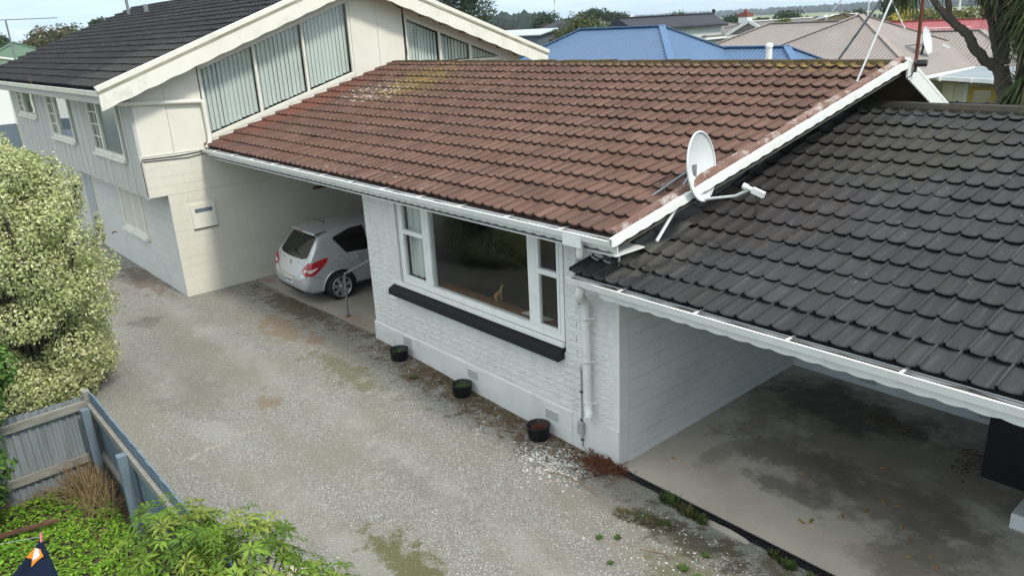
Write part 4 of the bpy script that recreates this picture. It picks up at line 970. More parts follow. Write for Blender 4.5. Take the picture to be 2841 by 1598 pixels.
# rusty mast with two stays, floodlight
t = thing('aerial_mast', 'rusty pipe mast with two pale stays rising over the brown ridge end', 'mast', (1.12, 4.55, 4.5))
b = MB(); b.tube([(1.10, 4.72, 4.45), (1.10, 4.72, 5.0), (1.075, 4.72, 9.4)], .024, 8); b.build('pole', MATS['rust'], t)
top = Vector((1.10, 4.55, 6.35))
b = MB(); b.tube([(.80, 3.70, 4.38), top], .013, 8); b.build('stay', MATS['dish_grey'], t)
b = MB(); b.tube([(-.12, 4.75, 4.42), (1.05, 4.60, 6.05)], .018, 8); b.build('stay', MATS['galv'], t)
t = thing('floodlight', 'small black floodlight fixed beside the rusty mast', 'floodlight', (1.2, 4.62, 4.5))
b = MB(); mw = Matrix.Translation((1.19, 4.70, 4.57)) @ Matrix.Rotation(rad(25), 4, 'Z') @ Matrix.Rotation(rad(-35), 4, 'X'); b.mbox(mw, (.13, .06, .08), 0, .018); b.build('housing', MATS['black_plastic'], t)
for k in range(5):
    b = MB(); b.mbox(mw @ Matrix.Translation((-.05 + .025 * k, .04, 0)), (.006, .03, .07)); b.build('cooling_fin', MATS['black_plastic'], t)
b = MB(); b.tube([mw @ Vector((-.075, 0, 0)), mw @ Vector((-.075, 0, .09)), mw @ Vector((.075, 0, .09)), mw @ Vector((.075, 0, 0))], .005, 5); b.build('bracket', MATS['galv'], t)
b = MB(); b.tube([(1.15, 4.6, 4.52), (1.13, 4.55, 4.42), (1.12, 4.5, 4.40)], .008, 5); b.build('cable', MATS['wire'], t)

# pots along the wall
def pot(x, y, rads, h, label, plant):
    zb = gh(x, y); t = thing('plant_pot', label, 'pot', (x, y, zb), 'black pots along the white wall')
    b = MB(); mw = Matrix.Translation((x, y, zb)); r0, r1 = rads * .86, rads
    b.lathe([(.001, .0), (r0, .0), (r0, .035), (r0 * 1.05, .04), (r1, h), (r1 + .008, h + .004), (r1 - .004, h + .006), (r1 - .014, h), (r0 * .97, .06), (.001, .06)], 28, mat=mw); b.build('pot', MATS['black_plastic'], t)
    b = MB(); b.lathe([(.001, h * .62), (r1 * .9, h * .60)], 24, mat=mw); b.build('potting_soil', MATS['soil'], t)
    b = MB(); rr = random.Random(int(abs(x) * 100)); zc_ = zb + h * .6
    if plant == 'dead':
        for i in range(70):
            a = rr.uniform(0, 6.3); q = rr.uniform(0, rads * .75); p = Vector((x + q * math.cos(a), y + q * math.sin(a), zc_)); d = Vector((rr.uniform(-.05, .05), rr.uniform(-.05, .05), rr.uniform(.03, .09))); b.bar(p, p + d, .004, .01)
        b.build('plant', MATS['dead_leaf_red'], t)
    else:
        for i in range(46):
            a = rr.uniform(0, 6.3); q = rr.uniform(0, rads * .7); p = Vector((x + q * math.cos(a), y + q * math.sin(a), zc_)); d = Vector((rr.uniform(-.09, .09), rr.uniform(-.09, .09), rr.uniform(.02, .07))); s_ = d.cross(Vector((0, 0, 1))).normalized() * .008
            g_ = rr.uniform(.7, 1.3); b.add([p - s_, p + s_, p + d + s_ * .3, p + d - s_ * .3], [(0, 1, 2, 3)], 0, (.06 * g_, .15 * g_, .03 * g_))
        b.build('plant', MATS['leaf'], t)
pot(-4.66, -.22, .155, .18, 'black pot with green shoots, farthest of the three pots along the wall', 'green')
pot(-2.96, -.21, .155, .18, 'black pot with sparse growth, middle one of the three pots along the wall', 'green')
pot(-1.27, -.21, .16, .19, 'black pot with dead brown plant, nearest the carport corner', 'dead')

# slotted drain along the garage slab
t = thing('channel_drain', 'black slotted channel drain along the front edge of the carport floor', 'drain', (1.5, -.05, 0))
b = MB(); b.box((-.03, -.105, -.09), (7.0, -.012, -.028)); b.build('trough', MATS['black_plastic'], t)
b = MB(); b.box((-.03, -.105, -.028), (7.0, -.092, .004)); b.build('frame_bar', MATS['black_plastic'], t); b = MB(); b.box((-.03, -.022, -.028), (7.0, -.006, .004)); b.build('frame_bar', MATS['black_plastic'], t)
bar = MB(); bar.box((0, -.092, -.012), (.013, -.022, .003)); barm = bar.mesh('grate_bar', MATS['black_plastic'])
rest = MB()
for i in range(250):
    x = -.02 + .026 * i
    if x < 3.4: place('grate_bar', barm, Matrix.Translation((x, 0, 0)), t)
    else: rest.add([(v.co.x + x, v.co.y, v.co.z) for v in barm.vertices], [tuple(p.vertices) for p in barm.polygons])
stuff(rest.build('grate_bars', MATS['black_plastic'], t))

# dark box and pale block standing in the carport
t = thing('storage_box', 'big black lidded box in the back corner of the carport', 'box', (3.9, 3.2, 0))
b = MB(); b.box((3.16, 2.80, .0), (4.7, 3.75, .85), 0, .02); b.build('body', MATS['black_plastic'], t); b = MB(); b.box((3.12, 2.76, .85), (4.74, 3.79, .93), 0, .02); b.build('lid', MATS['black_plastic'], t)
t = thing('concrete_block', 'pale concrete block on the carport floor at the picture edge', 'block', (4.0, 1.9, 0))
b = MB(); b.box((3.72, 1.98, .006), (4.3, 2.35, .19), 0, .008); b.build('block_body', MATS['white_block'], t)

# figurine on the inner sill, papers on the floor
def figurine():
    t = thing('deer_figurine', 'small carved tan animal figurine on the sill inside the picture window', 'figurine', (-2.55, .225, 1.53))
    bm_ = bmesh.new(); vs = []
    def v(p, r): vs.append((bm_.verts.new(Vector(p) + Vector((-2.55, .225, 1.53))), r)); return len(vs) - 1
    hip = v((0, 0, .115), .030); sh = v((0, .085, .125), .027); nk = v((0, .105, .175), .017); hd = v((0, .12, .215), .018); mz = v((0, .155, .205), .010)
    tl = v((0, -.032, .12), .008)
    legs = []
    for x in (-.02, .02):
        for y, a in ((0.0, hip), (.09, sh)):
            k = v((x, y - .004, .065), .010); f = v((x, y, .004), .008); legs.append((a, k, f))
    bm_.verts.ensure_lookup_table()
    for a, c in ((hip, sh), (sh, nk), (nk, hd), (hd, mz), (hip, tl)): bm_.edges.new((vs[a][0], vs[c][0]))
    for a, k, f in legs: bm_.edges.new((vs[a][0], vs[k][0])); bm_.edges.new((vs[k][0], vs[f][0]))
    me = bpy.data.meshes.new('figure'); bm_.to_mesh(me); bm_.free()
    o = bpy.data.objects.new('figure', me); COL.objects.link(o); attach(o, t)
    md = o.modifiers.new('Skin', 'SKIN'); o.modifiers.new('Subsurf', 'SUBSURF').levels = 1
    o.modifiers['Subsurf'].render_levels = 1
    for i, (q, r) in enumerate(vs): me.skin_vertices[0].data[i].radius = (r, r)
    me.skin_vertices[0].data[0].use_root = True
    me.materials.append(MATS['wood_tan'])
    for x in (-.012, .012):
        b = MB(); b.tube([Vector((-2.55 + x, .34, 1.755)), Vector((-2.55 + x * 2.2, .335, 1.785))], .004, 5); b.build('ear', MATS['wood_tan'], t)
figurine()
b = MB(); b.add([(-1.95, .16, 1.536), (-1.45, .16, 1.536), (-1.40, .29, 1.536), (-1.9, .29, 1.536)], [(0, 1, 2, 3)]); tag(b.build('paper_sheet', MATS['paper']), 'white paper lying inside the picture window by the right mullion', 'paper')

# fallen leaves on the carport floor
lf = MB(); n = 8
lf.add([(math.cos(2 * math.pi * k / n) * .045 * (1.3 if k == 0 else 1), math.sin(2 * math.pi * k / n) * .018, .004 + .006 * math.cos(4 * math.pi * k / n)) for k in range(n)] + [(0, 0, .012)], [(k, (k + 1) % n, n) for k in range(n)])
lm = lf.mesh('fallen_leaf', MATS['dead_leaf'])
for i, (x, y, txt) in enumerate([(.36, .62, 'small brown leaf on the carport floor beside the white block wall'), (2.15, .55, 'yellow leaf on the pale front part of the carport floor'), (2.22, .63, 'curled grey leaf beside the yellow leaf on the carport floor'), (2.75, 1.55, 'dry leaf, right one of a pair on the dark carport floor'), (2.62, 1.52, 'dry leaf, left one of a pair on the dark carport floor'), (2.55, 1.22, 'lone tan leaf in the middle of the carport floor'), (2.42, .95, 'pale leaf nearest the yellow leaf on the carport floor'), (2.95, 1.2, 'brown leaf midway between the tan leaf and the black box'), (3.1, 1.05, 'dark leaf in front of the black box'), (3.35, .9, 'leaf in the small drift near the pale block, left one'), (3.45, .82, 'leaf in the small drift near the pale block, right one'), (3.2, .78, 'leaf nearest the drain below the small drift'), (2.3, 2.2, 'dark leaf farthest back on the carport floor'), (1.7, 1.4, 'leaf lying on the oil stain of the carport floor')]):
    o = bpy.data.objects.new('fallen_leaf', lm); COL.objects.link(o); o.location = (x, y, .008); o.rotation_euler = (R.uniform(-.2, .2), R.uniform(-.2, .2), R.uniform(0, 6.3)); s_ = R.uniform(.7, 1.2); o.scale = (s_, s_, s_)
    tag(o, txt or 'small dry leaf scattered on the dark inner part of the carport floor', 'leaf', 'fallen leaves on the carport floor')

# loose stones over the drive, litter and twigs along the wall
def stones(n, fn, size, mat, name, label, seed):
    rr = random.Random(seed); b = MB()
    ico = [(0, 0, .7), (.9, 0, .0), (.25, .85, .05), (-.7, .55, -.05), (-.72, -.5, .05), (.3, -.86, 0), (0, 0, -.6)]
    fs = [(0, 1, 2), (0, 2, 3), (0, 3, 4), (0, 4, 5), (0, 5, 1)]
    for i in range(n):
        p = fn(rr)
        if not p: continue
        s_ = rr.uniform(*size) * (1.0 if rr.random() < .9 else 1.5); a = rr.uniform(0, 6.3); c_, q = math.cos(a), math.sin(a)
        b.add([(p[0] + (v[0] * c_ - v[1] * q) * s_, p[1] + (v[0] * q + v[1] * c_) * s_, rough(p[0], p[1]) + v[2] * s_ * .7) for v in ico], fs)
    return stuff(b.build(name, MATS[mat]), label, 'stones')
def in_drive(rr):
    x = 4 - 13 * rr.random() ** 1.1; y = -4.6 + 4.45 * rr.random(); return (x, y)
stones(7000, in_drive, (.003, .008), 'pebble', 'loose_gravel', 'loose grey gravel stones scattered over the whole drive', 1)
stones(520, lambda rr: (rr.gauss(-.66, .26) + (.12 * noise.noise(Vector((rr.random() * 9, 1, 0)))), min(-.06, rr.gauss(-.50, .18))), (.007, .020), 'stone_white', 'white_pebbles', 'patch of white pebbles on the gravel near the carport corner', 2)
stones(300, lambda rr: (rr.uniform(-5.6, -.2), -.04 - abs(rr.gauss(.0, .40))), (.005, .013), 'stone_white', 'pale_pebbles', 'pale pebbles strewn along the foot of the white brick wall', 3)
stones(300, lambda rr: (rr.uniform(.6, 3.6), -.35 - abs(rr.gauss(.0, .6))), (.005, .014), 'stone_white', 'drive_pebbles', 'pale stones strewn over the drive below the channel drain', 4)
b = MB(); rr = random.Random(5)
for i in range(3600):
    if rr.random() < .7: x = rr.uniform(-5.6, .0); y = -.03 - abs(rr.gauss(0, .26))
    else: x = rr.uniform(-11.0, -5.8); y = .02 - abs(rr.gauss(0, .22))
    z = rough(x, y) + .004; a = rr.uniform(0, 6.3); l = rr.uniform(.008, .03); w = l * rr.uniform(.2, .6); d = Vector((math.cos(a), math.sin(a), rr.uniform(-.3, .3))) * l; s_ = Vector((-math.sin(a), math.cos(a), rr.uniform(-.3, .3))) * w; p = Vector((x, y, z)); g_ = rr.uniform(.5, 1.3)
    c_ = rr.choice([(.13, .06, .03), (.16, .10, .05), (.09, .05, .03), (.20, .13, .05)])
    b.add([p - d, p + s_, p + d, p - s_], [(0, 1, 2, 3)], 0, tuple(v * g_ for v in c_))
for i in range(260):
    if i % 2: x = rr.gauss(1.75, .30); y = 3.35 + rr.gauss(0, .09) - (x - 1.75) * .25
    else: x = rr.gauss(3.0, .10); y = rr.gauss(3.05, .22)
    a = rr.uniform(0, 6.3); l = rr.uniform(.012, .04); p = Vector((x, y, .014)); d = Vector((math.cos(a), math.sin(a), rr.uniform(-.2, .2))) * l; s_ = Vector((-math.sin(a), math.cos(a), rr.uniform(-.2, .2))) * l * .35; g_ = rr.uniform(.5, 1.2); b.add([p - d, p + s_, p + d, p - s_], [(0, 1, 2, 3)], 0, (.15 * g_, .07 * g_, .03 * g_))
stuff(b.build('leaf_litter', MATS['leaf']), 'brown leaf litter along the foot of the walls', 'leaf litter')
for i, (pts, lab) in enumerate([([(-2.35, -.52, 0), (-2.0, -.40, 0), (-1.62, -.30, 0)], 'dry twig on the gravel between the middle and nearest pots'), ([(-2.5, -.55, 0), (-2.1, -.55, 0), (-1.75, -.42, 0)], 'long dry twig lying in front of the other twig by the pots'), ([(-.62, -.75, 0), (-.35, -.62, 0), (-.02, -.62, 0), (.25, -.66, 0)], 'bent tan twig across the white pebbles'), ([(-4.35, -.62, 0), (-3.9, -.42, 0)], 'short twig on the gravel between the two far pots'), ([(1.2, -1.05, 0), (1.45, -.92, 0), (1.55, -1.0, 0)], 'curled twig on the gravel below the channel drain')]):
    b = MB(); P = [Vector((p[0], p[1], rough(p[0], p[1]) + .012)) for p in pts]; b.tube(P, [.007] * (len(P) - 1) + [.003], 5); tag(b.build('twig', MATS['twig']), lab, 'twig', 'twigs on the gravel')
# dead plant heap by the corner, grass tufts and weeds
b = MB(); rr = random.Random(8)
for i in range(420):
    x = rr.gauss(-.14, .17); y = min(-.03, rr.gauss(-.17, .09)); z = gh(x, y); p = Vector((x, y, z + rr.uniform(0, .05))); d = Vector((rr.gauss(0, .06), rr.gauss(0, .05), rr.uniform(.0, .09))); b.bar(p, p + d, .004, .008)
b2 = b.build('dead_plant', MATS['dead_leaf_red']); tag(b2, 'heap of dead rust brown plant stems at the white wall corner', 'dead plant')
def tuft(x, y, r, n, h, label, dry=.3, group='weeds along the drain'):
    b = MB(); rr = random.Random(int(abs(x * 991 + y * 77)))
    for i in range(n):
        a = rr.uniform(0, 6.3); q = r * math.sqrt(rr.random()); p = Vector((x + q * math.cos(a), y + q * math.sin(a) * .6, rough(x, y) - .01)); d = Vector((math.cos(a) * rr.uniform(.1, .8), math.sin(a) * rr.uniform(.1, .8), rr.uniform(.6, 1.2))) * h * rr.uniform(.5, 1.0); s_ = d.cross(Vector((0, 0, 1))).normalized() * .005; g_ = rr.uniform(.6, 1.3)
        c_ = (.17, .12, .05) if rr.random() < dry else (.065, .115, .025)
        m_ = p + d * .6 + Vector((0, 0, h * .1)); b.add([p - s_, p + s_, m_ + s_, m_ - s_, p + d], [(0, 1, 2, 3), (3, 2, 4)], 0, tuple(v * g_ for v in c_))
    return tag(b.build('grass_tuft', MATS['leaf']), label, 'grass', group)
tuft(.92, -.17, .13, 210, .11, 'green grass tuft against the channel drain nearest the wall corner', .12); tuft(1.18, -.2, .12, 160, .10, 'reddish and green grass tuft second along the channel drain', .5); tuft(1.36, -.2, .10, 160, .09, 'dense green tuft third along the channel drain', .1)
tuft(.95, -.62, .16, 150, .07, 'flat green and straw tuft out on the gravel beyond the drain', .4); tuft(.72, -.72, .15, 160, .06, 'straw coloured tuft leftmost of those on the gravel', .75); tuft(1.15, -.55, .12, 90, .06, 'thin green tuft between the drain and the straw tuft', .3)
tuft(2.25, -.16, .07, 100, .07, 'small grass tuft on the lower stretch of drain', .15); tuft(2.42, -.2, .10, 130, .07, 'bright green tuft on the lower stretch of drain', .1); tuft(2.72, -.22, .09, 110, .07, 'mixed green tuft low along the drain', .3)
def weed(x, y, r, label):
    b = MB(); rr = random.Random(int(abs(x * 313 + y * 17)))
    for i in range(16):
        a = i * 2.4; l = r * rr.uniform(.6, 1); z = rough(x, y); p = Vector((x, y, z + .004)); e_ = p + Vector((math.cos(a) * l, math.sin(a) * l, l * .35)); s_ = Vector((-math.sin(a), math.cos(a), 0)) * l * .28; m_ = p.lerp(e_, .6) + Vector((0, 0, l * .1)); g_ = rr.uniform(.7, 1.3)
        b.add([p, m_ + s_, e_, m_ - s_], [(0, 1, 2, 3)], 0, (.075 * g_, .125 * g_, .03 * g_))
    return tag(b.build('weed', MATS['leaf']), label, 'weed', 'broad leaved weeds on the gravel')
for x, y, r_, lab in ((1.72, -.98, .08, 'bright green rosette weed, upper of a pair on the gravel'), (1.92, -1.0, .085, 'bright green rosette weed, lower of a pair on the gravel'), (.78, -1.22, .055, 'tiny green weed left on the pale gravel'), (.92, -1.08, .055, 'tiny green weed right of another on pale gravel'), (3.0, -.24, .10, 'leafy weed at the lowest stretch of the drain'), (-3.9, -.45, .09, 'pale green weed on the litter between far and middle pots'), (1.75, -.65, .06, 'dull green weed on the earth below the drain'), (1.15, -1.45, .05, 'small weed near the bottom edge on the gravel')): weed(x, y, r_, lab)
# garden plant shoots on the gutter of the cream house
tuft_ = MB()
for k in range(4): tuft_.tube([(-17.2 + .03 * k, CYE + .06, 4.5), (-17.2 + .05 * k, CYE + .04, 4.75 - .05 * k)], .006, 4)
tag(tuft_.build('gutter_weed', MATS['dry_grass']), 'dry weed stalks growing in the cream house gutter', 'weed')

# ------------------------------------------------------------------ silver hatchback in the car port
def car():
    cx, cy, cz = -9.10, -.02, gh(-9.1, .2) * .45 + .03
    T = Matrix.Translation((cx, cy, cz)) @ Matrix.Rotation(rad(-1.0), 4, 'Z')
    t = thing('parked_car', 'silver five door hatchback parked nose in under the car port', 'car', (cx, cy, cz))
    st = [(0.0, .60, .66, .30), (.05, .69, .755, .26), (.10, .86, .79, .24), (.16, .985, .805, .22), (.27, 1.13, .815, .20), (.38, 1.27, .825, .20), (.47, 1.385, .83, .20), (.60, 1.445, .838, .20), (.85, 1.49, .845, .20), (1.25, 1.525, .85, .20), (1.8, 1.535, .85, .2), (2.2, 1.50, .85, .2), (2.6, 1.36, .85, .2), (3.0, 1.14, .848, .2), (3.25, 1.03, .845, .2), (3.7, .95, .83, .22), (4.05, .84, .78, .24), (4.22, .66, .68, .28)]
    prof_n = 11; vs = []
    for (y, zt, w, zb) in st:
        belt = min(.93, zt - .06); roofw = lerp(w * .93, .585, max(0, min(1, (zt - .99) / .45)))
        P = [(0, zb), (w * .80, zb), (w * .965, zb + .10), (w * .995, min(.46, zb + .22 + .0)), (w, min(.64, (zb + belt) / 2 + .06)), (w * .985, belt - .06), (w * .955, belt), (lerp(w * .955, roofw, .55), lerp(belt, zt, .52)), (roofw, zt - .055), (roofw * .72, zt - .012), (0, zt)]
        vs.append(P)
    bm_ = bmesh.new(); rows = []
    for (y, zt, w, zb), P in zip(st, vs):
        row = [bm_.verts.new((x, y, z)) for x, z in P] + [bm_.verts.new((-x, y, z)) for x, z in reversed(P[1:-1])]
        rows.append(row)
    n = len(rows[0])
    for a, c in zip(rows[:-1], rows[1:]):
        for i in range(n): bm_.faces.new((a[i], a[(i + 1) % n], c[(i + 1) % n], c[i]))
    bm_.faces.new(rows[0]); bm_.faces.new(list(reversed(rows[-1])))
    bmesh.ops.recalc_face_normals(bm_, faces=bm_.faces[:])
    me = bpy.data.meshes.new('body'); bm_.to_mesh(me); bm_.free()
    tmp = bpy.data.objects.new('body_cage', me); COL.objects.link(tmp); tmp.modifiers.new('s', 'SUBSURF').levels = 2
    dg = bpy.context.evaluated_depsgraph_get(); dg.update()
    em = bpy.data.meshes.new_from_object(tmp.evaluated_get(dg)); COL.objects.unlink(tmp); bpy.data.objects.remove(tmp)
    tree = BVHTree.FromPolygons([v.co.copy() for v in em.vertices], [tuple(p.vertices) for p in em.polygons])
    em.transform(T)
    for p in em.polygons: p.use_smooth = True
    em.materials.clear(); em.materials.append(MATS['silver_paint'])
    body = bpy.data.objects.new('body', em); COL.objects.link(body); attach(body, t)
    def decal(name, poly, axis, mat, off=.004, parent=t, side=1, thick=0.0, cuts=4):
        """patch on the body: poly in (y,z) seen from the side (axis 'x') or (x,z) seen from behind (axis 'y')"""
        bb = bmesh.new()
        f = bb.faces.new([bb.verts.new((p[0], p[1], 0)) for p in poly])
        bmesh.ops.triangulate(bb, faces=bb.faces[:])
        for k in range(cuts):
            es = [e for e in bb.edges if e.calc_length() > .06]
            if not es: break
            bmesh.ops.subdivide_edges(bb, edges=es, cuts=1)
            bmesh.ops.triangulate(bb, faces=[q for q in bb.faces if len(q.verts) > 3])
        pts = []
        for v in bb.verts:
            if axis == 'x': o, d = Vector((side * 2, v.co.x, v.co.y)), Vector((-side, 0, 0))
            elif axis == 'y': o, d = Vector((v.co.x, -1, v.co.y)), Vector((0, 1, 0))
            else: o, d = Vector((v.co.x, v.co.y, 3)), Vector((0, 0, -1))
            h = tree.ray_cast(o, d)
            if h[0] is None: h = (o + d * 1.2, -d)
            nn = h[1] if h[1].dot(d) < 0 else -h[1]
            pts.append(T @ (h[0] + nn * off))
        bb.verts.index_update(); m_ = MB(); m_.add(pts, [[v.index for v in q.verts] for q in bb.faces], 0, None, True); bb.free()
        return m_.build(name, MATS[mat], parent)
    def line(name, pts, axis, mat, r=.004, side=1, parent=t):
        out = []
        for a, c in zip(pts[:-1], pts[1:]):
            for k in range(7):
                q = (lerp(a[0], c[0], k / 6), lerp(a[1], c[1], k / 6))
                o, d = (Vector((side * 2, q[0], q[1])), Vector((-side, 0, 0))) if axis == 'x' else (Vector((q[0], -1, q[1])), Vector((0, 1, 0))) if axis == 'y' else (Vector((q[0], q[1], 3)), Vector((0, 0, -1)))
                h = tree.ray_cast(o, d)
                if h[0] is not None: out.append(T @ (h[0] - d * .0005))
        m_ = MB(); m_.tube(out, r, 5); return m_.build(name, MATS[mat], parent)
    # glass
    rw = decal('rear_window', [(-.60, 1.00), (-.45, .955), (0, .94), (.45, .955), (.60, 1.00), (.60, 1.06), (.53, 1.33), (.46, 1.365), (-.46, 1.365), (-.53, 1.33), (-.60, 1.06)], 'y', 'glass_dark', .006)
    decal('rear_window_backing', [(-.58, 1.01), (0, .95), (.58, 1.01), (.52, 1.34), (-.52, 1.34)], 'y', 'ink', .002, rw)
    for sd in (1, -1):
        sw_ = decal('side_window', [(.80, 1.32), (.78, 1.28), (.98, .98), (1.52, .955), (1.52, 1.435), (1.2, 1.425)], 'x', 'glass_dark', .006, side=sd); decal('window_backing', [(.82, 1.30), (.99, .99), (1.51, .965), (1.51, 1.425), (1.2, 1.41)], 'x', 'ink', .002, sw_, sd)
        sw_ = decal('side_window', [(1.60, .955), (2.75, .95), (2.45, 1.25), (2.1, 1.40), (1.60, 1.44)], 'x', 'glass_dark', .006, side=sd); decal('window_backing', [(1.61, .965), (2.7, .96), (2.42, 1.24), (2.1, 1.39), (1.61, 1.43)], 'x', 'ink', .002, sw_, sd)
        # tail lamps wrap the corner: a rear half and a side half
        tlr = decal('taillight', [(sd * .735, .655), (sd * .60, .70), (sd * .565, .76), (sd * .63, .85), (sd * .70, .915), (sd * .79, .955), (sd * .80, .70)], 'y', 'red_lens', .007)
        decal('lamp_lens', [(sd * .61, .735), (sd * .66, .72), (sd * .745, .77), (sd * .74, .80), (sd * .65, .78)], 'y', 'clear_lens', .010, tlr)
        tls = decal('taillight', [(.10, .66), (.20, .665), (.34, .75), (.52, .89), (.56, .965), (.50, .97), (.30, .94), (.12, .89)], 'x', 'red_lens', .007, side=sd)
        decal('lamp_lens', [(.10, .735), (.16, .725), (.30, .80), (.29, .815), (.17, .79), (.10, .79)], 'x', 'clear_lens', .010, tls, sd)
        line('door_seam', [(.80, .96), (.92, .90), (1.02, .76), (1.12, .68)], 'x', 'seam', .003, sd); line('door_seam', [(1.56, .95), (1.57, .5), (1.54, .30)], 'x', 'seam', .003, sd)
        line('bumper_seam', [(.16, .655), (.30, .60), (.40, .56)], 'x', 'seam', .003, sd)
        line('fuel_flap', [(.60, .70), (.76, .70), (.77, .86), (.61, .86), (.60, .70)], 'x', 'seam', .003, sd) if sd > 0 else None
        m_ = MB(); h = tree.ray_cast(Vector((sd * 2, 1.28, .865)), Vector((-sd, 0, 0)))[0]
        m_.tube([T @ (h + Vector((sd * .002, -.11, -.004))), T @ (h + Vector((sd * .032, -.08, 0))), T @ (h + Vector((sd * .034, .05, .004))), T @ (h + Vector((sd * .004, .09, .006)))], .013, 8); m_.build('door_handle', MATS['silver_paint'], t)
        decal('handle_recess', [(1.20, .82), (1.28, .80), (1.36, .83), (1.36, .90), (1.28, .925), (1.20, .90)], 'x', 'alloy', .002, side=sd)
        decal('sill_trim', [(.98, .22), (3.0, .22), (3.0, .30), (.98, .30)], 'x', 'black_plastic', .004, side=sd)
        for yw in (.76, 3.36):
            arch = decal('wheel_arch', [(yw + math.cos(a_ * math.pi / 14) * .375, .31 + math.sin(a_ * math.pi / 14) * .375) for a_ in range(15)] + [(yw - .36, .2), (yw + .36, .2)], 'x', 'ink', .003, side=sd)
            # rounded lip over the arch
            out = []
            for a_ in range(17):
                q = (yw + math.cos(a_ * math.pi / 16) * .385, .31 + math.sin(a_ * math.pi / 16) * .385); h = tree.ray_cast(Vector((sd * 2, q[0], q[1])), Vector((-sd, 0, 0)))
                if h[0] is not None: out.append(T @ (h[0] + Vector((sd * .004, 0, 0))))
            m_ = MB(); m_.tube(out, .018, 8); m_.build('arch_lip', MATS['silver_paint'], t)
            wm = T @ Matrix.Translation((sd * .755, yw, .31)) @ Matrix.Rotation(rad(90 * sd), 4, 'Y')
            m_ = MB(); m_.lathe([(.20, .10), (.215, .112), (.26, .108), (.295, .09), (.308, .05), (.308, -.06), (.29, -.09), (.2, -.09)], 40, mat=wm); wh = m_.build('wheel', MATS['rubber'], t)
            m_ = MB(); m_.lathe([(.21, .107), (.205, .10), (.19, .085), (.185, .02), (.001, .015)], 40, mat=wm); m_.build('rim_dish', MATS['seam'], wh)
            m_ = MB(); m_.lathe([(.218, .106), (.222, .113), (.206, .116), (.195, .10), (.198, .09)], 40, mat=wm); m_.lathe([(.001, .108), (.045, .106), (.06, .09), (.062, .05)], 20, mat=wm)
            for k in range(7):
                a_ = 2 * math.pi * k / 7; dv = Vector((math.cos(a_), math.sin(a_), 0)); sv = Vector((-dv.y, dv.x, 0))
                q = [dv * .05 - sv * .026 + Vector((0, 0, .098)), dv * .05 + sv * .026 + Vector((0, 0, .098)), dv * .20 + sv * .043 + Vector((0, 0, .104)), dv * .20 - sv * .043 + Vector((0, 0, .104))]
                m_.prism([wm @ p for p in q], (wm.to_3x3() @ Vector((0, 0, -.03))))
            m_.build('rim', MATS['alloy'], wh)
    decal('lower_valance', [(-.62, .245), (.62, .245), (.70, .30), (.66, .34), (-.66, .34), (-.70, .30)], 'y', 'black_plastic', .005)
    rwp = [(-.58, .955), (-.53, .70), (-.40, .60), (0, .575), (.40, .60), (.53, .70), (.58, .955)]; line('tailgate_seam', rwp, 'y', 'seam', .003)
    line('tailgate_seam', [(-.57, 1.02), (-.55, 1.30), (-.50, 1.40)], 'y', 'seam', .003); line('tailgate_seam', [(.57, 1.02), (.55, 1.30), (.50, 1.40)], 'y', 'seam', .003)
    m_ = MB(); vs2 = []
    for i in range(13):        # roof spoiler
        x = lerp(-.52, .52, i / 12); c_ = 1 - (x / .52) ** 2; yb_ = .46 - .05 * c_
        vs2 += [T @ Vector((x, .72, 1.455 + .025 * c_)), T @ Vector((x, yb_, 1.425 + .03 * c_)), T @ Vector((x, yb_ - .005, 1.405 + .028 * c_)), T @ Vector((x, .55, 1.38 + .03 * c_))]
    m_.add(vs2, [(4 * i + j, 4 * i + j + 1, 4 * i + 5 + j, 4 * i + 4 + j) for i in range(12) for j in range(3)], 0, None, False); m_.build('spoiler', MATS['silver_paint'], t)
    m_ = MB(); m_.mbox(T @ Matrix.Translation((0, .405, 1.437)), (.17, .02, .022), 0, .006); m_.build('brake_light', MATS['red_lens'], t)
    m_ = MB(); m_.tube([T @ Vector((0, .95, 1.50)), T @ Vector((0, .93, 1.53)), T @ Vector((0, .72, 1.62))], [.014, .008, .004], 7); m_.build('roof_aerial', MATS['black_plastic'], t)
    line('wiper', [(-.02, .955), (-.20, .985), (-.36, .995)], 'y', 'black_plastic', .010)
    h = tree.ray_cast(Vector((0, -1, .84)), Vector((0, 1, 0))); m_ = MB(); fr_ = T @ Matrix.Translation(h[0]) @ Matrix.Rotation(rad(72), 4, 'X')
    m_.lathe([(.036, .0), (.044, .0), (.044, .012), (.036, .012), (.036, 0)], 24, mat=fr_); m_.mbox(fr_ @ Matrix.Translation((0, 0, .006)), (.10, .018, .012), 0, .002); m_.build('badge', MATS['alloy'], t)
    hr_ = [tree.ray_cast(Vector((0, -1, z)), Vector((0, 1, 0)))[0].y for z in (.42, .53)]
    m_ = MB(); m_.mbox(T @ Matrix.Translation((0, min(hr_) - .006, .475)), (.36, .006, .125), 0, .004); pl = m_.build('number_plate', MATS['plate'], t)
    m_ = MB(); y_ = min(hr_) - .0105
    for k, gl in enumerate(('A', 'C', 'J', '7', '8', '3')): pass
    for k in range(6):
        x0_ = -.15 + k * .052
        m_.mbox(T @ Matrix.Translation((x0_, y_, .475)), (.009, .002, .07)); m_.mbox(T @ Matrix.Translation((x0_ + .028, y_, .475)), (.009, .002, .07)); m_.mbox(T @ Matrix.Translation((x0_ + .014, y_, .507 if k % 2 else .475)), (.02, .002, .01))
    m_.build('plate_lettering', MATS['ink'], pl)
    m_ = MB(); m_.mbox(T @ Matrix.Translation((0, .075, .70)), (.30, .02, .022), 0, .006); m_.build('plate_lamp_bar', MATS['silver_paint'], t)
car()

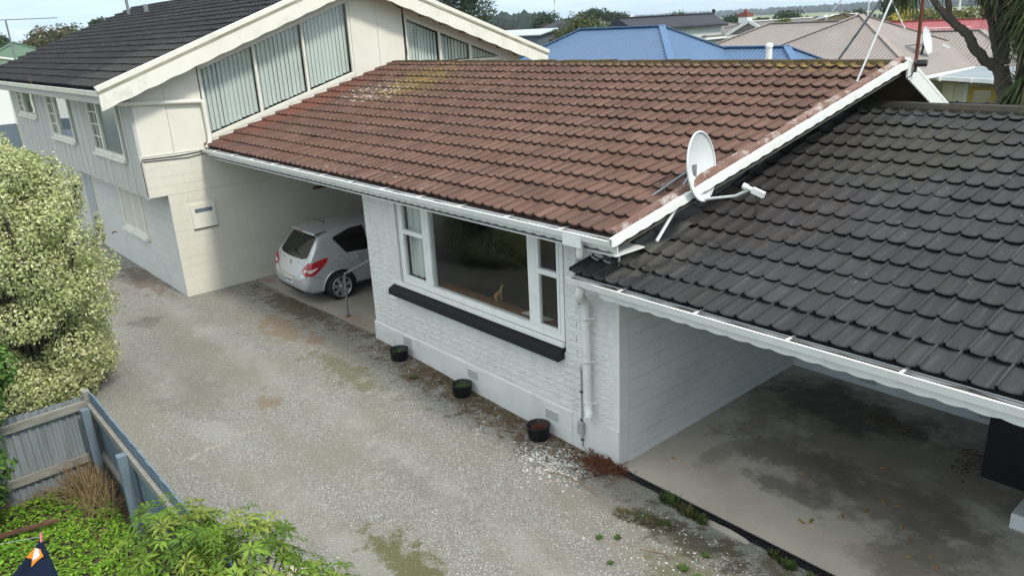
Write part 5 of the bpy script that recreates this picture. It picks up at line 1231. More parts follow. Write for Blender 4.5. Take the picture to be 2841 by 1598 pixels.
# ------------------------------------------------------------------ fences and garden, bottom left
t = thing('corrugated_fence', 'rusting corrugated iron fence with grey timber rails beside the garden', 'fence', (-4.65, -5.6, 0))
for j in range(4):
    y0 = -4.86 - .64 * (j + 1); b = MB(); n = 50; vs = []
    for i in range(n + 1):
        y = y0 + .66 * i / n; xo = -4.66 + .016 * math.sin(2 * math.pi * y / .085) + .004 * (j % 2)
        vs += [(xo, y, .0), (xo, y, 1.17 + .01 * (j % 2))]
    b.add(vs, [(2 * i, 2 * i + 2, 2 * i + 3, 2 * i + 1) for i in range(n)], 0, None, True); b.build('iron_sheet', MATS['zinc_old'], t)
for z in (1.05, .34):
    b = MB(); b.bar((-4.615, -4.84, z + .02), (-4.615, -7.4, z - .02), .05, .10); b.build('rail', MATS['timber_grey'], t)
b = MB(); b.box((-4.70, -4.86, .0), (-4.60, -4.78, 1.24), 0, .006); b.build('post', MATS['timber_grey'], t)
t = thing('paling_fence', 'blue painted paling fence with square posts running along the drive', 'fence', (-2, -4.8, 0))
for i in range(38):
    x = -4.58 + .152 * i; h = 1.24 + .012 * R.uniform(-1, 1); k = MB(); k.box((x, -4.80 + R.uniform(-.003, .003), .02), (x + .147, -4.782, h)); k.build('paling', MATS['blue_paling'], t)
for z in (1.0, .34):
    b = MB(); b.box((-4.56, -4.852, z), (1.2, -4.803, z + .09), 0, .004); b.build('rail', MATS['timber_grey'], t)
for x in (-4.50, -2.92, -1.34, .24):
    b = MB(); h = 1.10 if x > -4 else 1.08; b.box((x, -4.955, .0), (x + .10, -4.855, h), 0, .006); b.build('post', MATS['blue_post'], t)
# ground cover
def scatter(name, label, cat, n, fn, size, cols, seed):
    b = MB(); rr = random.Random(seed)
    for i in range(n):
        p = fn(rr)
        if p is None: continue
        s_ = rr.uniform(*size); a = rr.uniform(0, 6.3); u = Vector((math.cos(a), math.sin(a), rr.uniform(-.45, .45))) * s_; v = Vector((-math.sin(a), math.cos(a), rr.uniform(-.45, .45))) * s_ * .8; p = Vector(p); g_ = rr.uniform(.65, 1.3); c_ = rr.choice(cols)
        b.add([p - u, p + v * .8 - u * .2, p + u, p - v * .8 - u * .2], [(0, 1, 2, 3)], 0, tuple(q * g_ for q in c_))
    return stuff(b.build(name, MATS['leaf']), label, cat)
def gc(rr):
    x = rr.uniform(-4.55, 1.5); y = rr.uniform(-7.6, -4.95)
    h = .10 + .10 * noise.noise(Vector((x * 1.4, y * 1.4, 0))) + .04 * noise.noise(Vector((x * 5, y * 5, 0)))
    if x < -4.25 and y > -5.4 and rr.random() < .6: return None
    return (x, y, max(.02, h) * rr.uniform(.55, 1.1))
scatter('ground_cover', 'low bright green leafy ground cover filling the garden bed', 'ground cover', 34000, gc, (.012, .028), [(.16, .33, .022), (.20, .38, .03), (.11, .26, .02), (.26, .40, .05)], 12)
b = MB(); rr = random.Random(14)
for i in range(700):     # dry grass against the fence corner
    if rr.random() < .7: x = rr.gauss(-4.15, .3); y = -4.98 - abs(rr.gauss(0, .16)); h = rr.uniform(.1, .42)
    else: x = -4.58 + abs(rr.gauss(0, .07)); y = rr.uniform(-6.4, -5.0); h = rr.uniform(.05, .2)
    p = Vector((x, y, .02)); d = Vector((rr.gauss(0, .14), rr.gauss(0, .14), h)); b.bar(p, p + d, .005, .004)
stuff(b.build('dry_grass', MATS['dry_grass']), 'dry straw grass piled at the foot of the fence corner', 'dry grass')
b = MB(); b.bar((-3.95, -6.5, .16), (-3.80, -5.55, .12), .045, .03); tag(b.build('rusty_bar', MATS['rust_flat']), 'flat rusty steel bar lying on the green ground cover', 'bar')
# washing on the line
t = thing('hanging_garment', 'dark navy garment with orange and white flash pegged on a line', 'garment', (-1.1, -6.0, 1.4))
A, B_, C_ = Vector((-1.29, -5.91, 1.39)), Vector((-1.16, -6.10, 1.10)), Vector((-.55, -5.88, .75))
b = MB(); n = 16; vs = []
for j in range(n + 1):
    v = j / n
    L_ = A.lerp(Vector((-1.31, -6.47, .95)), v); R_ = A.lerp(Vector((-1.27, -5.80, .58)), v)
    for i in range(n + 1):
        u = i / n; p = L_.lerp(R_, u); w = Vector((.6, .8, 0)) * (.03 * math.sin(u * 9 + v * 3) * v); vs.append(p + w)
b.add(vs, [(j * (n + 1) + i, j * (n + 1) + i + 1, (j + 1) * (n + 1) + i + 1, (j + 1) * (n + 1) + i) for j in range(n) for i in range(n)], 0, None, True); cl = b.build('cloth', MATS['navy_cloth'], t)
def onc(u, v, off): p = A.lerp(Vector((-1.31, -6.47, .95)), v).lerp(A.lerp(Vector((-1.27, -5.80, .58)), v), u); return p + Vector((.6, .8, 0)) * (.03 * math.sin(u * 9 + v * 3) * v) + Vector((.75, -.3, .55)) * off
def clpatch(name, uv, mat, off):
    b = MB(); b.add([onc(u, v, off) for u, v in uv], [tuple(range(len(uv)))]); b.build(name, MATS[mat], cl)
clpatch('orange_panel', [(.05, .12), (.58, .13), (.70, .23), (.52, .29), (.40, .38), (.3, .27), (.0, .25)], 'orange_cloth', .012); clpatch('white_panel', [(.15, .115), (.50, .135), (.58, .22), (.47, .27), (.37, .29), (.24, .21)], 'white_cloth', .018)
b = MB()
vs = []
for i in range(9):
    a = math.pi * i / 8; vs += [Vector((-1.20, -6.20, 1.0)) + Vector((.05 * math.cos(a), .17 * math.cos(a), .10 * math.sin(a) + .02)), Vector((-1.14, -6.24, .70)) + Vector((.06 * math.cos(a), .18 * math.cos(a), .05 * math.sin(a)))]
b.add(vs, [(2 * i, 2 * i + 2, 2 * i + 3, 2 * i + 1) for i in range(8)], 0, None, True); b.build('folded_sleeve', MATS['navy_cloth'], t)
for i, (p, lab) in enumerate(((A + Vector((.0, 0, .01)), 'pink clothes peg at the tip of the navy garment'), (B_ + Vector((.02, -.02, -.04)), 'pink clothes peg lower on the navy garment'))):
    k = MB(); k.bar(p + Vector((-.015, .01, .04)), p + Vector((.01, -.005, -.03)), .012, .016); tag(k.build('clothes_peg', MATS['pink_plastic']), lab, 'peg', 'pink clothes pegs')
b = MB(); b.tube([(-1.75, -6.9, 1.46), (-1.45, -6.3, 1.435), A + Vector((0, 0, .025))], .0022, 5); tag(b.build('clothes_line', MATS['green_line']), 'thin pale green clothes line above the garden', 'clothes line')

# ------------------------------------------------------------------ shrubs
def leaf_quad(b, p, nrm, l, w, col, rr, fold=.25):
    """one leaf: two faces folded along the midrib"""
    a = Vector((rr.gauss(0, 1), rr.gauss(0, 1), rr.gauss(0, 1))); d = (a - nrm * a.dot(nrm))
    if d.length < 1e-3: return
    d.normalize(); s_ = nrm.cross(d) * w; tip = p + d * l; m_ = p + d * l * .5
    b.add([p, m_ + s_ + nrm * w * fold, tip, m_ - s_ + nrm * w * fold, m_], [(0, 1, 4), (1, 2, 4), (2, 3, 4), (3, 0, 4)] if fold else [(0, 1, 2, 3)], 0, col)
def shrub(name, label, cat, lobes, n, lsize, cols, seed, trunk, group=None, shell=.72, fold=.25, trunk_mat='bark', gaps=None):
    base = trunk[0]; t = thing(name, label, cat, base, group); rr = random.Random(seed); b = MB()
    wts = [r[0] * r[1] + r[1] * r[2] + r[0] * r[2] for c, r in lobes]
    for i in range(n):
        c, r = rr.choices(lobes, wts)[0]
        d = Vector((rr.gauss(0, 1), rr.gauss(0, 1), rr.gauss(0, 1))).normalized(); q = shell + (1 - shell) * rr.random() ** .7
        q *= 1 + .16 * noise.noise(d * 2.3 + Vector(c)) + .10 * noise.noise(d * 6 + Vector(c))
        p = Vector((c[0] + d.x * r[0] * q, c[1] + d.y * r[1] * q, c[2] + d.z * r[2] * q))
        if p.z < .03 or (gaps and noise.noise(p * 2.1) + .5 * noise.noise(p * 5.0) < gaps * (.4 + q)): continue
        nr = (d + Vector((rr.gauss(0, .5), rr.gauss(0, .5), rr.gauss(0, .5) + .35))).normalized(); g_ = rr.uniform(.7, 1.3); cl_ = rr.choice(cols); l = rr.uniform(*lsize)
        leaf_quad(b, p, nr, l, l * rr.uniform(.28, .42), tuple(v * g_ for v in cl_), rr, fold)
    b.build('crown', MATS['leaf'], t)
    k = MB()
    for (c, r) in lobes:
        p0 = Vector(base); p1 = Vector(c); m_ = p0.lerp(p1, .5) + Vector((rr.gauss(0, .06), rr.gauss(0, .06), .05)); k.tube([p0, m_, p1], [trunk[1], trunk[1] * .7, trunk[1] * .3], 7)
    k.build('trunk', MATS[trunk_mat], t)
    return t
V1 = [(.52, .54, .26), (.60, .60, .34), (.45, .49, .21), (.34, .40, .15), (.64, .63, .39), (.43, .48, .19)]
lob = []
rr = random.Random(77)
for i in range(84):
    a = rr.uniform(0, 6.28); u = rr.uniform(-1.0, 1); s_ = math.sqrt(1 - u * u * (.55 if u < 0 else 1)) * (.95 if i % 4 else .55)
    zz_ = 1.95 + u * 1.75; lob.append(((-8.25 + math.cos(a) * s_ * 1.14, -4.9 + math.sin(a) * s_ * 1.16, zz_), (rr.uniform(.36, .55),) * 2 + (rr.uniform(.32, .50),)))
for i in range(34):     # upright shoots breaking the outline
    a = rr.uniform(0, 6.28); u = rr.uniform(.1, .95); s_ = math.sqrt(1 - u * u); lob.append(((-8.25 + math.cos(a) * s_ * 1.5, -4.9 + math.sin(a) * s_ * 1.5, 1.95 + u * 2.1 + .05), (.09, .09, rr.uniform(.2, .34))))
shrub('variegated_shrub', 'tall rounded shrub with cream and green variegated leaves beside the drive', 'shrub', lob, 165000, (.030, .062), V1, 21, ((-8.25, -4.9, 0), .06), shell=.5, fold=0, gaps=-.52)
G1 = [(.07, .16, .028), (.10, .20, .04), (.05, .115, .025), (.15, .25, .055)]
lob = [((-4.2 + rr.uniform(-.22, .22), -6.42 + .022 * i + rr.uniform(-.4, .12), .25 + i * .07 + rr.uniform(-.1, .1)), (rr.uniform(.26, .42), rr.uniform(.26, .40), rr.uniform(.25, .38))) for i in range(26)]
shrub('green_shrub', 'dark green glossy leaved shrub overhanging the corrugated fence', 'shrub', lob, 15000, (.05, .10), G1, 22, ((-4.2, -6.2, 0), .05), shell=.55, fold=0)
def rosette_shrub():
    t = thing('rhododendron', 'rhododendron with long green leaf rosettes in the front corner', 'shrub', (-.2, -5.0, 0)); rr = random.Random(31); b = MB(); tw = MB(); dead = MB(); red = MB()
    cen = []
    for i in range(2000):
        d = Vector((rr.gauss(0, 1), rr.gauss(0, 1), rr.gauss(0, 1))).normalized()
        L_ = rr.choice([((-.55, -5.05, .85), (.62, .50, .80)), ((.05, -4.72, .85), (.75, .62, .80)), ((.62, -4.42, .60), (.60, .52, .66)), ((-.35, -5.5, .45), (.6, .45, .6)), ((.7, -5.1, .75), (.7, .6, .7))])
        q = rr.uniform(.72, 1.06); p = Vector((L_[0][0] + d.x * L_[1][0] * q, L_[0][1] + d.y * L_[1][1] * q, L_[0][2] + d.z * L_[1][2] * q))
        if p.z < .08: continue
        cen.append((p, (d + Vector((0, 0, .7))).normalized()))
    for p, ax in cen:
        a0 = rr.uniform(0, 6.3); m_ = rr.randint(7, 11); u = ax.orthogonal().normalized(); v = ax.cross(u); g0 = rr.uniform(.7, 1.25); tgt = b; colb = rr.choice([(.14, .24, .025), (.19, .30, .04), (.095, .175, .022), (.27, .33, .055)])
        if rr.random() < .012: colb = (.55, .52, .36)
        for k in range(m_):
            a = a0 + k * 6.283 / m_ + rr.gauss(0, .12); dr = u * math.cos(a) + v * math.sin(a); l = rr.uniform(.08, .135); w = l * .125; up = ax * rr.uniform(-.1, .55); s_ = ax.cross(dr).normalized() * w
            e1 = p + (dr + up * .8) * l * .5; e2 = p + (dr + up * .3) * l - ax * l * .12; g_ = g0 * rr.uniform(.8, 1.2); c_ = tuple(q * g_ for q in colb)
            b.add([p + (dr + up) * l * .1, e1 + s_ + ax * w * .4, e2, e1 - s_ + ax * w * .4, e1], [(0, 1, 4), (1, 2, 4), (2, 3, 4), (3, 0, 4)], 0, c_)
        for k in range(3):   # bud
            a = k * 2.1; q = p + ax * .035; s_ = (u * math.cos(a) + v * math.sin(a)) * .006; b.add([p - s_, p + s_, q], [(0, 1, 2)], 0, (.20, .22, .07))
        if rr.random() < .12: tw.tube([p, p - ax * .12 + Vector((rr.gauss(0, .03), rr.gauss(0, .03), -.06)), Vector((lerp(p.x, -.1, .45), lerp(p.y, -5.0, .45), p.z * .5))], [.005, .006, .009], 5)
    b.build('crown', MATS['leaf'], t)
    for k in range(7): a = k * .9; tw.tube([(-.1, -4.95, 0), (-.1 + .3 * math.cos(a), -4.95 + .25 * math.sin(a), .45), (-.1 + .6 * math.cos(a), -4.95 + .5 * math.sin(a), .85)], [.022, .016, .008], 6)
    tw.build('branches', MATS['timber_grey'], t)
rosette_shrub()
# ------------------------------------------------------------------ neighbouring houses and trees
def hip_roof(parent, x0, x1, y0, y1, ze, pitch, mx, my, flash, axis='x', hips=(True, True), over=.35, ridge_w=.16, wall=None, wall_mat='house_white', name='roof', fascia='white_trim'):
    """hip (or gable) roof over a rectangle, with capped ridge and hips; mx on the faces that slope along y, my on those that slope along x"""
    tp = math.tan(pitch)
    if axis == 'x':
        a = (y1 - y0) / 2; ym = (y0 + y1) / 2; zr = ze + a * tp; xa = x0 + (a if hips[0] else 0); xb = x1 - (a if hips[1] else 0)
        if xb < xa: xa = xb = (xa + xb) / 2
        A, B_ = Vector((xa, ym, zr)), Vector((xb, ym, zr)); c = [Vector((x0, y0, ze)), Vector((x1, y0, ze)), Vector((x1, y1, ze)), Vector((x0, y1, ze))]
        f1 = [(c[0], c[1], B_, A), (c[2], c[3], A, B_)]; f2 = [(c[1], c[2], B_), (c[3], c[0], A)]
        ends = [(B_, c[1], c[2], hips[1]), (A, c[0], c[3], hips[0])]
    else:
        a = (x1 - x0) / 2; xm = (x0 + x1) / 2; zr = ze + a * tp; ya = y0 + (a if hips[0] else 0); yb = y1 - (a if hips[1] else 0)
        if yb < ya: ya = yb = (ya + yb) / 2
        A, B_ = Vector((xm, ya, zr)), Vector((xm, yb, zr)); c = [Vector((x0, y0, ze)), Vector((x1, y0, ze)), Vector((x1, y1, ze)), Vector((x0, y1, ze))]
        f2 = [(c[1], c[2], B_, A), (c[3], c[0], A, B_)]; f1 = [(c[0], c[1], A), (c[2], c[3], B_)]
        ends = [(A, c[0], c[1], hips[0]), (B_, c[2], c[3], hips[1])]
    b = MB()
    for f in f1: b.add(f, [tuple(range(len(f)))], 0)
    for f, e in zip(f2, (1, 0)) if axis == 'x' else zip(f2, (0, 0)): b.add(f, [tuple(range(len(f)))], 1)
    ro = b.build(name, [MATS[mx], MATS[my]], parent)
    up = Vector((0, 0, .03))
    if (B_ - A).length > .05:
        k = MB(); k.bar(A + up * .6, B_ + up * .6, ridge_w * 1.6, .05); k.build('ridge_cap', MATS[flash], ro)
    for (P, q, r_, h) in ends:
        if h:
            for e in (q, r_): k = MB(); k.bar(P + up, e + up * .6, ridge_w * 1.5, .04); k.build('hip_cap', MATS[flash], ro)
    k = MB()
    for p, q in zip(c, c[1:] + c[:1]): k.bar(p + Vector((0, 0, -.09)), q + Vector((0, 0, -.09)), .09, .15)
    k.build('gutter', MATS[fascia], ro)
    if wall is not None:
        k = MB(); k.box((x0 + over, y0 + over, -.1), (x1 - over, y1 - over, ze - .02)); k.build('wall', MATS[wall_mat], parent)
    return ro, A, B_
def window_on(parent, x0, x1, z0, z1, y, frame='house_white', facing='y'):
    k = MB()
    t_ = .07
    if facing == 'y':
        for a, e in (((x0, y - .05, z0), (x0 + t_, y + .02, z1)), ((x1 - t_, y - .05, z0), (x1, y + .02, z1)), ((x0 + t_, y - .05, z0), (x1 - t_, y + .02, z0 + t_)), ((x0 + t_, y - .05, z1 - t_), (x1 - t_, y + .02, z1))): k.box(a, e)
        w = k.build('window', MATS[frame], parent); k = MB(); k.box((x0 + t_, y - .02, z0 + t_), (x1 - t_, y - .01, z1 - t_)); k.build('pane', MATS['glass_silver'], w)
    else:
        for a, e in (((y - .02, x0, z0), (y + .05, x0 + t_, z1)), ((y - .02, x1 - t_, z0), (y + .05, x1, z1)), ((y - .02, x0 + t_, z0), (y + .05, x1 - t_, z0 + t_)), ((y - .02, x0 + t_, z1 - t_), (y + .05, x1 - t_, z1))): k.box(a, e)
        w = k.build('window', MATS[frame], parent); k = MB(); k.box((y + .01, x0 + t_, z0 + t_), (y + .02, x1 - t_, z1 - t_)); k.build('pane', MATS['glass_silver'], w)
    return w
# blue iron house
h = thing('blue_roof_house', 'house with bright blue corrugated iron hip roof behind the brown ridge', 'house', (-15, 17, 0))
hip_roof(h, -21.8, -8.35, 12.5, 21.85, 2.42, rad(28.9), 'blue_iron_x', 'blue_iron_y', 'blue_flash', wall=1, wall_mat='house_cream', fascia='blue_flash')
hip_roof(h, -14.0, -5.9, 15.75, 21.87, 2.43, rad(29.3), 'blue_iron_x', 'blue_iron_y', 'blue_flash', hips=(False, True), wall=1, wall_mat='house_cream', fascia='blue_flash')
for x in (-19.5, -16.0, -12.5): window_on(h, x, x + 1.4, .9, 2.0, 12.84)
# tan iron house
h = thing('tan_roof_house', 'house with weathered tan corrugated iron roofs and enclosed porch', 'house', (-13, 32, 0))
hip_roof(h, -17.6, -7.55, 26.5, 36.5, 2.58, rad(25.2), 'tan_iron_x', 'tan_iron_y', 'tan_flash', wall=1, wall_mat='house_cream')
hip_roof(h, -22.0, -12.6, 27.3, 36.3, 2.6, rad(25.0), 'tan_iron_x', 'tan_iron_y', 'tan_flash', hips=(True, False), wall=1, wall_mat='house_cream')
hip_roof(h, -13.5, -5.5, 32.2, 38.2, 2.59, rad(25.0), 'tan_iron_x', 'tan_iron_y', 'tan_flash', hips=(False, True), wall=1, wall_mat='house_cream')
b = MB(); b.prism([(-7.95, 28.3, 2.46), (-2.2, 28.0, 2.20), (-2.2, 32.4, 2.46), (-7.95, 32.4, 2.52)], (0, 0, -.05)); b.build('porch_roof', MATS['steel_roof'], h)
b = MB(); b.bar((-8.0, 28.25, 2.40), (-2.2, 27.95, 2.14), .1, .16); b.build('porch_gutter', MATS['white_trim'], h)
for x in (-7.4, -6.2, -5.0, -3.8): k = MB(); zz = 2.40 - .26 * (x + 8) / 5.8; k.box((x, 28.02, zz - .10), (x + .05, 28.2, zz + .06)); k.build('gutter_bracket', MATS['house_white'], h)
b = MB(); b.box((-7.6, 29.0, -.1), (-2.4, 29.12, 2.10)); b.build('porch_wall', MATS['house_cream'], h)
b = MB(); b.box((-7.55, 28.94, .0), (-7.1, 29.05, 2.14)); b.build('porch_pier', MATS['house_cream'], h)
d = MB(); d.box((-6.55, 28.93, .02), (-5.45, 28.99, 2.0)); d = d.build('door', MATS['mustard'], h)
k = MB(); k.box((-6.32, 28.918, .5), (-5.68, 28.932, 1.86)); k.build('pane', MATS['glass_silver'], d)
k = MB(); k.box((-6.72, 28.95, .0), (-6.56, 29.0, 2.12)); k.box((-5.44, 28.95, .0), (-5.28, 29.0, 2.12)); k.build('door_frame', MATS['house_pale'], d)
k = MB(); k.box((-6.10, 28.94, 2.03), (-5.80, 28.99, 2.11)); s_ = k.build('number_sign', MATS['brick_red'], h)
k = MB()
for i in range(4): k.box((-6.06 + .06 * i, 28.932, 2.045), (-6.03 + .06 * i, 28.938, 2.095)); k.box((-6.07 + .06 * i, 28.9325, 2.065), (-6.02 + .06 * i, 28.9375, 2.078))
k.build('sign_lettering', MATS['house_white'], s_)
window_on(h, 27.2, 28.1, 1.2, 2.1, -7.89, 'mustard', 'x')
k = MB(); k.box((-4.85, 28.90, .2), (-3.5, 28.98, 1.98)); k.build('blue_shutter', MATS['cobalt'], h)
k = MB(); k.tube([(-4.75 * 1.0, 10.77, .5), (-4.75, 10.77, 4.56)], .075, 12); k.lathe([(.085, 4.50), (.09, 4.56), (.06, 4.60), (.001, 4.61)], 12, mat=Matrix.Translation((-4.75, 10.77, 0)))
tag(k.build('flue_pipe', MATS['white_trim']), 'white flue pipe poking up just behind the brown ridge', 'flue')
# dish and aerial on the tan roofs
t, mw, e = dish('satellite_dish', 'small pale satellite dish standing on the tan iron roof', 'satellite dish', (-8.75, 29.9, 3.78), (.92, .05, .22), .95, 1.15, scale=1.2)
b = MB(); b.tube([mw @ Vector((0, -.1, -.15)), (-8.95, 29.85, 3.05)], .05, 8); b.build('mount', MATS['black_plastic'], t)
for q in ((-9.9, 29.9, 3.55), (-9.2, 29.3, 3.2)): b = MB(); b.tube([mw @ Vector((0, -.1, -.15)), q], .025, 6); b.build('brace', MATS['galv'], t)
def aerial(label, base, h_, n, dirv, mat='galv', stays=()):
    t = thing('tv_aerial', label, 'aerial', base); B = Vector(base); T_ = B + Vector((0, 0, h_)); d = Vector(dirv).normalized(); s_ = Vector((-d.y, d.x, 0))
    b = MB(); b.tube([B, T_], .03, 7); b.build('pole', MATS[mat], t)
    b = MB(); b.tube([T_ - d * .5, T_ + d * 1.6], .018, 5); b.build('boom', MATS[mat], t)
    for i in range(n): q = T_ + d * (-.45 + 2.0 * i / n); k = MB(); l = .5 - .02 * i; k.tube([q - s_ * l, q + s_ * l], .009, 4); k.build('element', MATS[mat], t)
    for st in stays: k = MB(); k.tube([B + Vector((0, 0, h_ * .8)), st], .03, 5); k.build('stay', MATS['dish_grey'], t)
aerial('tall stayed aerial pole rising from the tan roof peak', (-12.35, 31.8, 4.6), 3.4, 6, (1, .2, 0), 'dish_grey', [(-14.6, 32.0, 4.7), (-10.9, 32.6, 4.2)])
aerial('comb shaped aerial low over the red roof', (-11.6, 38.0, 2.5), 1.55, 6, (1, .15, 0), 'dish_grey')
# red iron house behind
h = thing('red_roof_house', 'long house with faded red corrugated iron roof behind the tan roofs', 'house', (-12, 52, 0))
hip_roof(h, -24.2, 4.0, 44.2, 53.6, 2.45, rad(20.5), 'red_iron_x', 'red_iron_y', 'red_flash', hips=(True, False), wall=1)
# dark gabled house, grey roofed house, tan tiled house, sheds
h = thing('dark_gable_house', 'house with black roof and pale gable beyond the round green tree', 'house', (-31, 37, 0))
hip_roof(h, -32.6, -29.6, 35.2, 46, 4.60, rad(27), 'black_roof', 'black_roof', 'black_roof', axis='y', hips=(False, False), wall=1, wall_mat='house_pale', fascia='black_roof')
b = MB(); b.prism([(-32.2, 35.6, 4.6), (-30.0, 35.6, 4.6), (-31.1, 35.6, 5.2)], (0, .1, 0)); b.build('gable_wall', MATS['house_pale'], h)
b = MB(); b.prism([(-38.6, 34.3, 4.72), (-36.9, 36.0, 4.80), (-36.9, 38.2, 5.55), (-38.2, 37.2, 5.50)], (0, 0, .05)); b.build('side_roof', MATS['black_roof'], h)
h = thing('grey_roof_house', 'white walled house with grey hip roof and white gable, before the fields', 'house', (-35, 50, 0))
hip_roof(h, -52.0, -29.4, 43.0, 57.0, 3.72, rad(10.3), 'grey_roof', 'grey_roof', 'grey_roof', wall=1, wall_mat='house_pale')
hip_roof(h, -34.0, -26.4, 47.2, 56, 3.72, rad(13.5), 'grey_roof', 'grey_roof', 'grey_roof', axis='y', hips=(True, True), wall=1, wall_mat='house_white')
hip_roof(h, -28.0, -24.6, 43.6, 52, 3.85, rad(26), 'grey_roof', 'grey_roof', 'house_white', axis='y', hips=(False, False), wall=1, wall_mat='house_white')
b = MB(); b.prism([(-27.6, 43.95, 3.8), (-25.0, 43.95, 3.8), (-26.3, 43.95, 4.5)], (0, .1, 0)); b.build('gable_wall', MATS['house_white'], h)
for a in ((-28.1, 43.55, 3.82), (-24.5, 43.55, 3.82)): k = MB(); k.bar(a, (-26.3, 43.55, 4.72), .06, .22); k.build('barge_board', MATS['house_white'], h)
for x in (-40, -36, -32.5): window_on(h, x, x + 1.6, 1.2, 2.6, 43.35)
ck = MB(); ck.box((-33.85, 53.8, 3.5), (-33.0, 54.6, 4.95)); ck = ck.build('chimney', MATS['house_white'], h)
k = MB(); k.box((-33.9, 53.75, 4.95), (-32.95, 54.65, 5.22)); k.build('brick_band', MATS['brick_red'], ck); k = MB(); k.box((-33.7, 53.95, 5.22), (-33.15, 54.45, 5.32)); k.tube([(-33.42, 54.2, 5.3), (-33.42, 54.2, 5.55)], .13, 10); k.build('chimney_pot', MATS['brick_red'], ck)
k = MB(); k.tube([(-33.3, 49.4, 4.5), (-33.3, 49.4, 5.5)], .09, 10); k.tube([(-33.3, 49.4, 5.45), (-33.3, 49.4, 5.68)], .13, 10); k.build('flue_pipe', MATS['black_plastic'], h)
h = thing('tan_tile_house', 'far tan hip roof house half hidden behind the tan iron roof', 'house', (-23, 50, 0))
hip_roof(h, -26.0, -18.8, 46.0, 53.2, 3.9, rad(15), 'ridge_brown', 'ridge_brown', 'ridge_brown', wall=1, wall_mat='house_pale')
h = thing('white_gable_shed', 'small white gabled shed roof right of the white gable', 'shed', (-27, 55, 0))
hip_roof(h, -29.0, -26.0, 56.0, 62, 4.2, rad(20), 'house_white', 'house_white', 'house_white', axis='y', hips=(False, False), wall=1)
k = MB(); k.tube([(-26.9, 58, 4.0), (-26.9, 58, 5.4)], .10, 8); k.build('flue_pipe', MATS['galv'], h)
h = thing('pale_flat_shed', 'low shed with pale blue grey roof left of the round tree', 'shed', (-31, 27, 0))
b = MB(); b.prism([(-33.2, 25.2, 4.62), (-29.3, 26.3, 4.62), (-30.4, 29.0, 4.92), (-34.0, 27.8, 4.92)], (0, 0, .06)); b.build('roof', MATS['pale_roof'], h)
b = MB(); b.prism([(-33.0, 25.4, -.1), (-29.6, 26.4, -.1), (-30.6, 28.8, -.1), (-33.8, 27.7, -.1)], (0, 0, 4.7)); b.build('wall', MATS['bluegrey_roof'], h)
t, mw, e = dish('satellite_dish', 'far white satellite dish seen against the green fields', 'satellite dish', (-43.0, 50.8, 5.25), (.9, -.2, .25), .6, .75, 'house_white')
b = MB(); b.tube([(-43.0, 50.8, 5.2), (-43.1, 50.8, 4.0)], .04, 6); b.build('mount', MATS['galv'], t)
# left background
h = thing('white_house', 'tall white house at the left edge beyond the cream house', 'house', (-50, -4, 0))
b = MB(); b.box((-56, -14, -.1), (-46.0, 1.3, 4.3)); b.build('wall', MATS['house_white'], h)
b = MB(); b.prism([(-57, -14, 4.8), (-57, -6.5, 6.6), (-57, 2.3, 4.85), (-57, 2.3, 4.75), (-57, -6.5, 6.5), (-57, -14, 4.7)], (11.6, 0, 0)); b.build('roof', MATS['house_white'], h)
b = MB(); b.prism([(-46.1, -14, 4.3), (-46.1, 1.3, 4.3), (-46.1, 1.3, 4.93), (-46.1, -6.5, 6.45), (-46.1, -14, 4.75)], (.1, 0, 0)); b.build('gable_wall', MATS['house_white'], h)
b = MB(); b.box((-45.99, -14, -.1), (-45.85, 1.3, 1.45)); b.build('foundation', MATS['bluegrey_roof'], h)
window_on(h, -6.0, -4.0, 1.9, 3.4, -45.98, 'house_white', 'x')
h = thing('green_roof_house', 'far house with dull green hip roof at the left edge', 'house', (-68, 5, 0))
hip_roof(h, -73, -64, 1.5, 10.2, 4.0, rad(23.3), 'green_roof', 'green_roof', 'green_roof', axis='y', wall=1, wall_mat='house_pale')
h = thing('low_shed', 'low shed with blue grey roof behind the variegated shrub', 'shed', (-31, -5, 0))
b = MB(); b.prism([(-34.5, -8, 1.75), (-28.5, -8, 1.45), (-28.5, -2.2, 1.45), (-34.5, -2.2, 1.75)], (0, 0, .06)); b.build('roof', MATS['bluegrey_roof'], h); b = MB(); b.box((-34.2, -7.8, -.1), (-28.8, -2.4, 1.44)); b.build('wall', MATS['house_pale'], h)
aerial('long aerial on a leaning pole at the left edge', (-27.3, -1.0, 4.4), 1.95, 7, (.25, 1, 0), 'galv')
# navy fence before the porch
t = thing('navy_fence', 'dark navy panel fence below the enclosed porch', 'fence', (-4.5, 25.2, 0))
for i in range(4): k = MB(); k.box((-6.6 + i * 1.02, 25.2, .02), (-5.60 + i * 1.02, 25.25, 1.78)); k.build('panel', MATS['navy_fence'], t)
for i in range(5): k = MB(); k.box((-6.65 + i * 1.02, 25.17, .0), (-6.57 + i * 1.02, 25.28, 1.82)); k.build('post', MATS['navy_fence'], t)
# cabbage tree
t = thing('cabbage_tree', 'cabbage tree with forked grey trunks and spiky leaf heads at right', 'tree', (-.35, 13.0, 0))
CB = Vector((-.35, 13.0, 0))
def W3(x, y, dz=0.0): return Vector((x, 13.0 + dz, y))
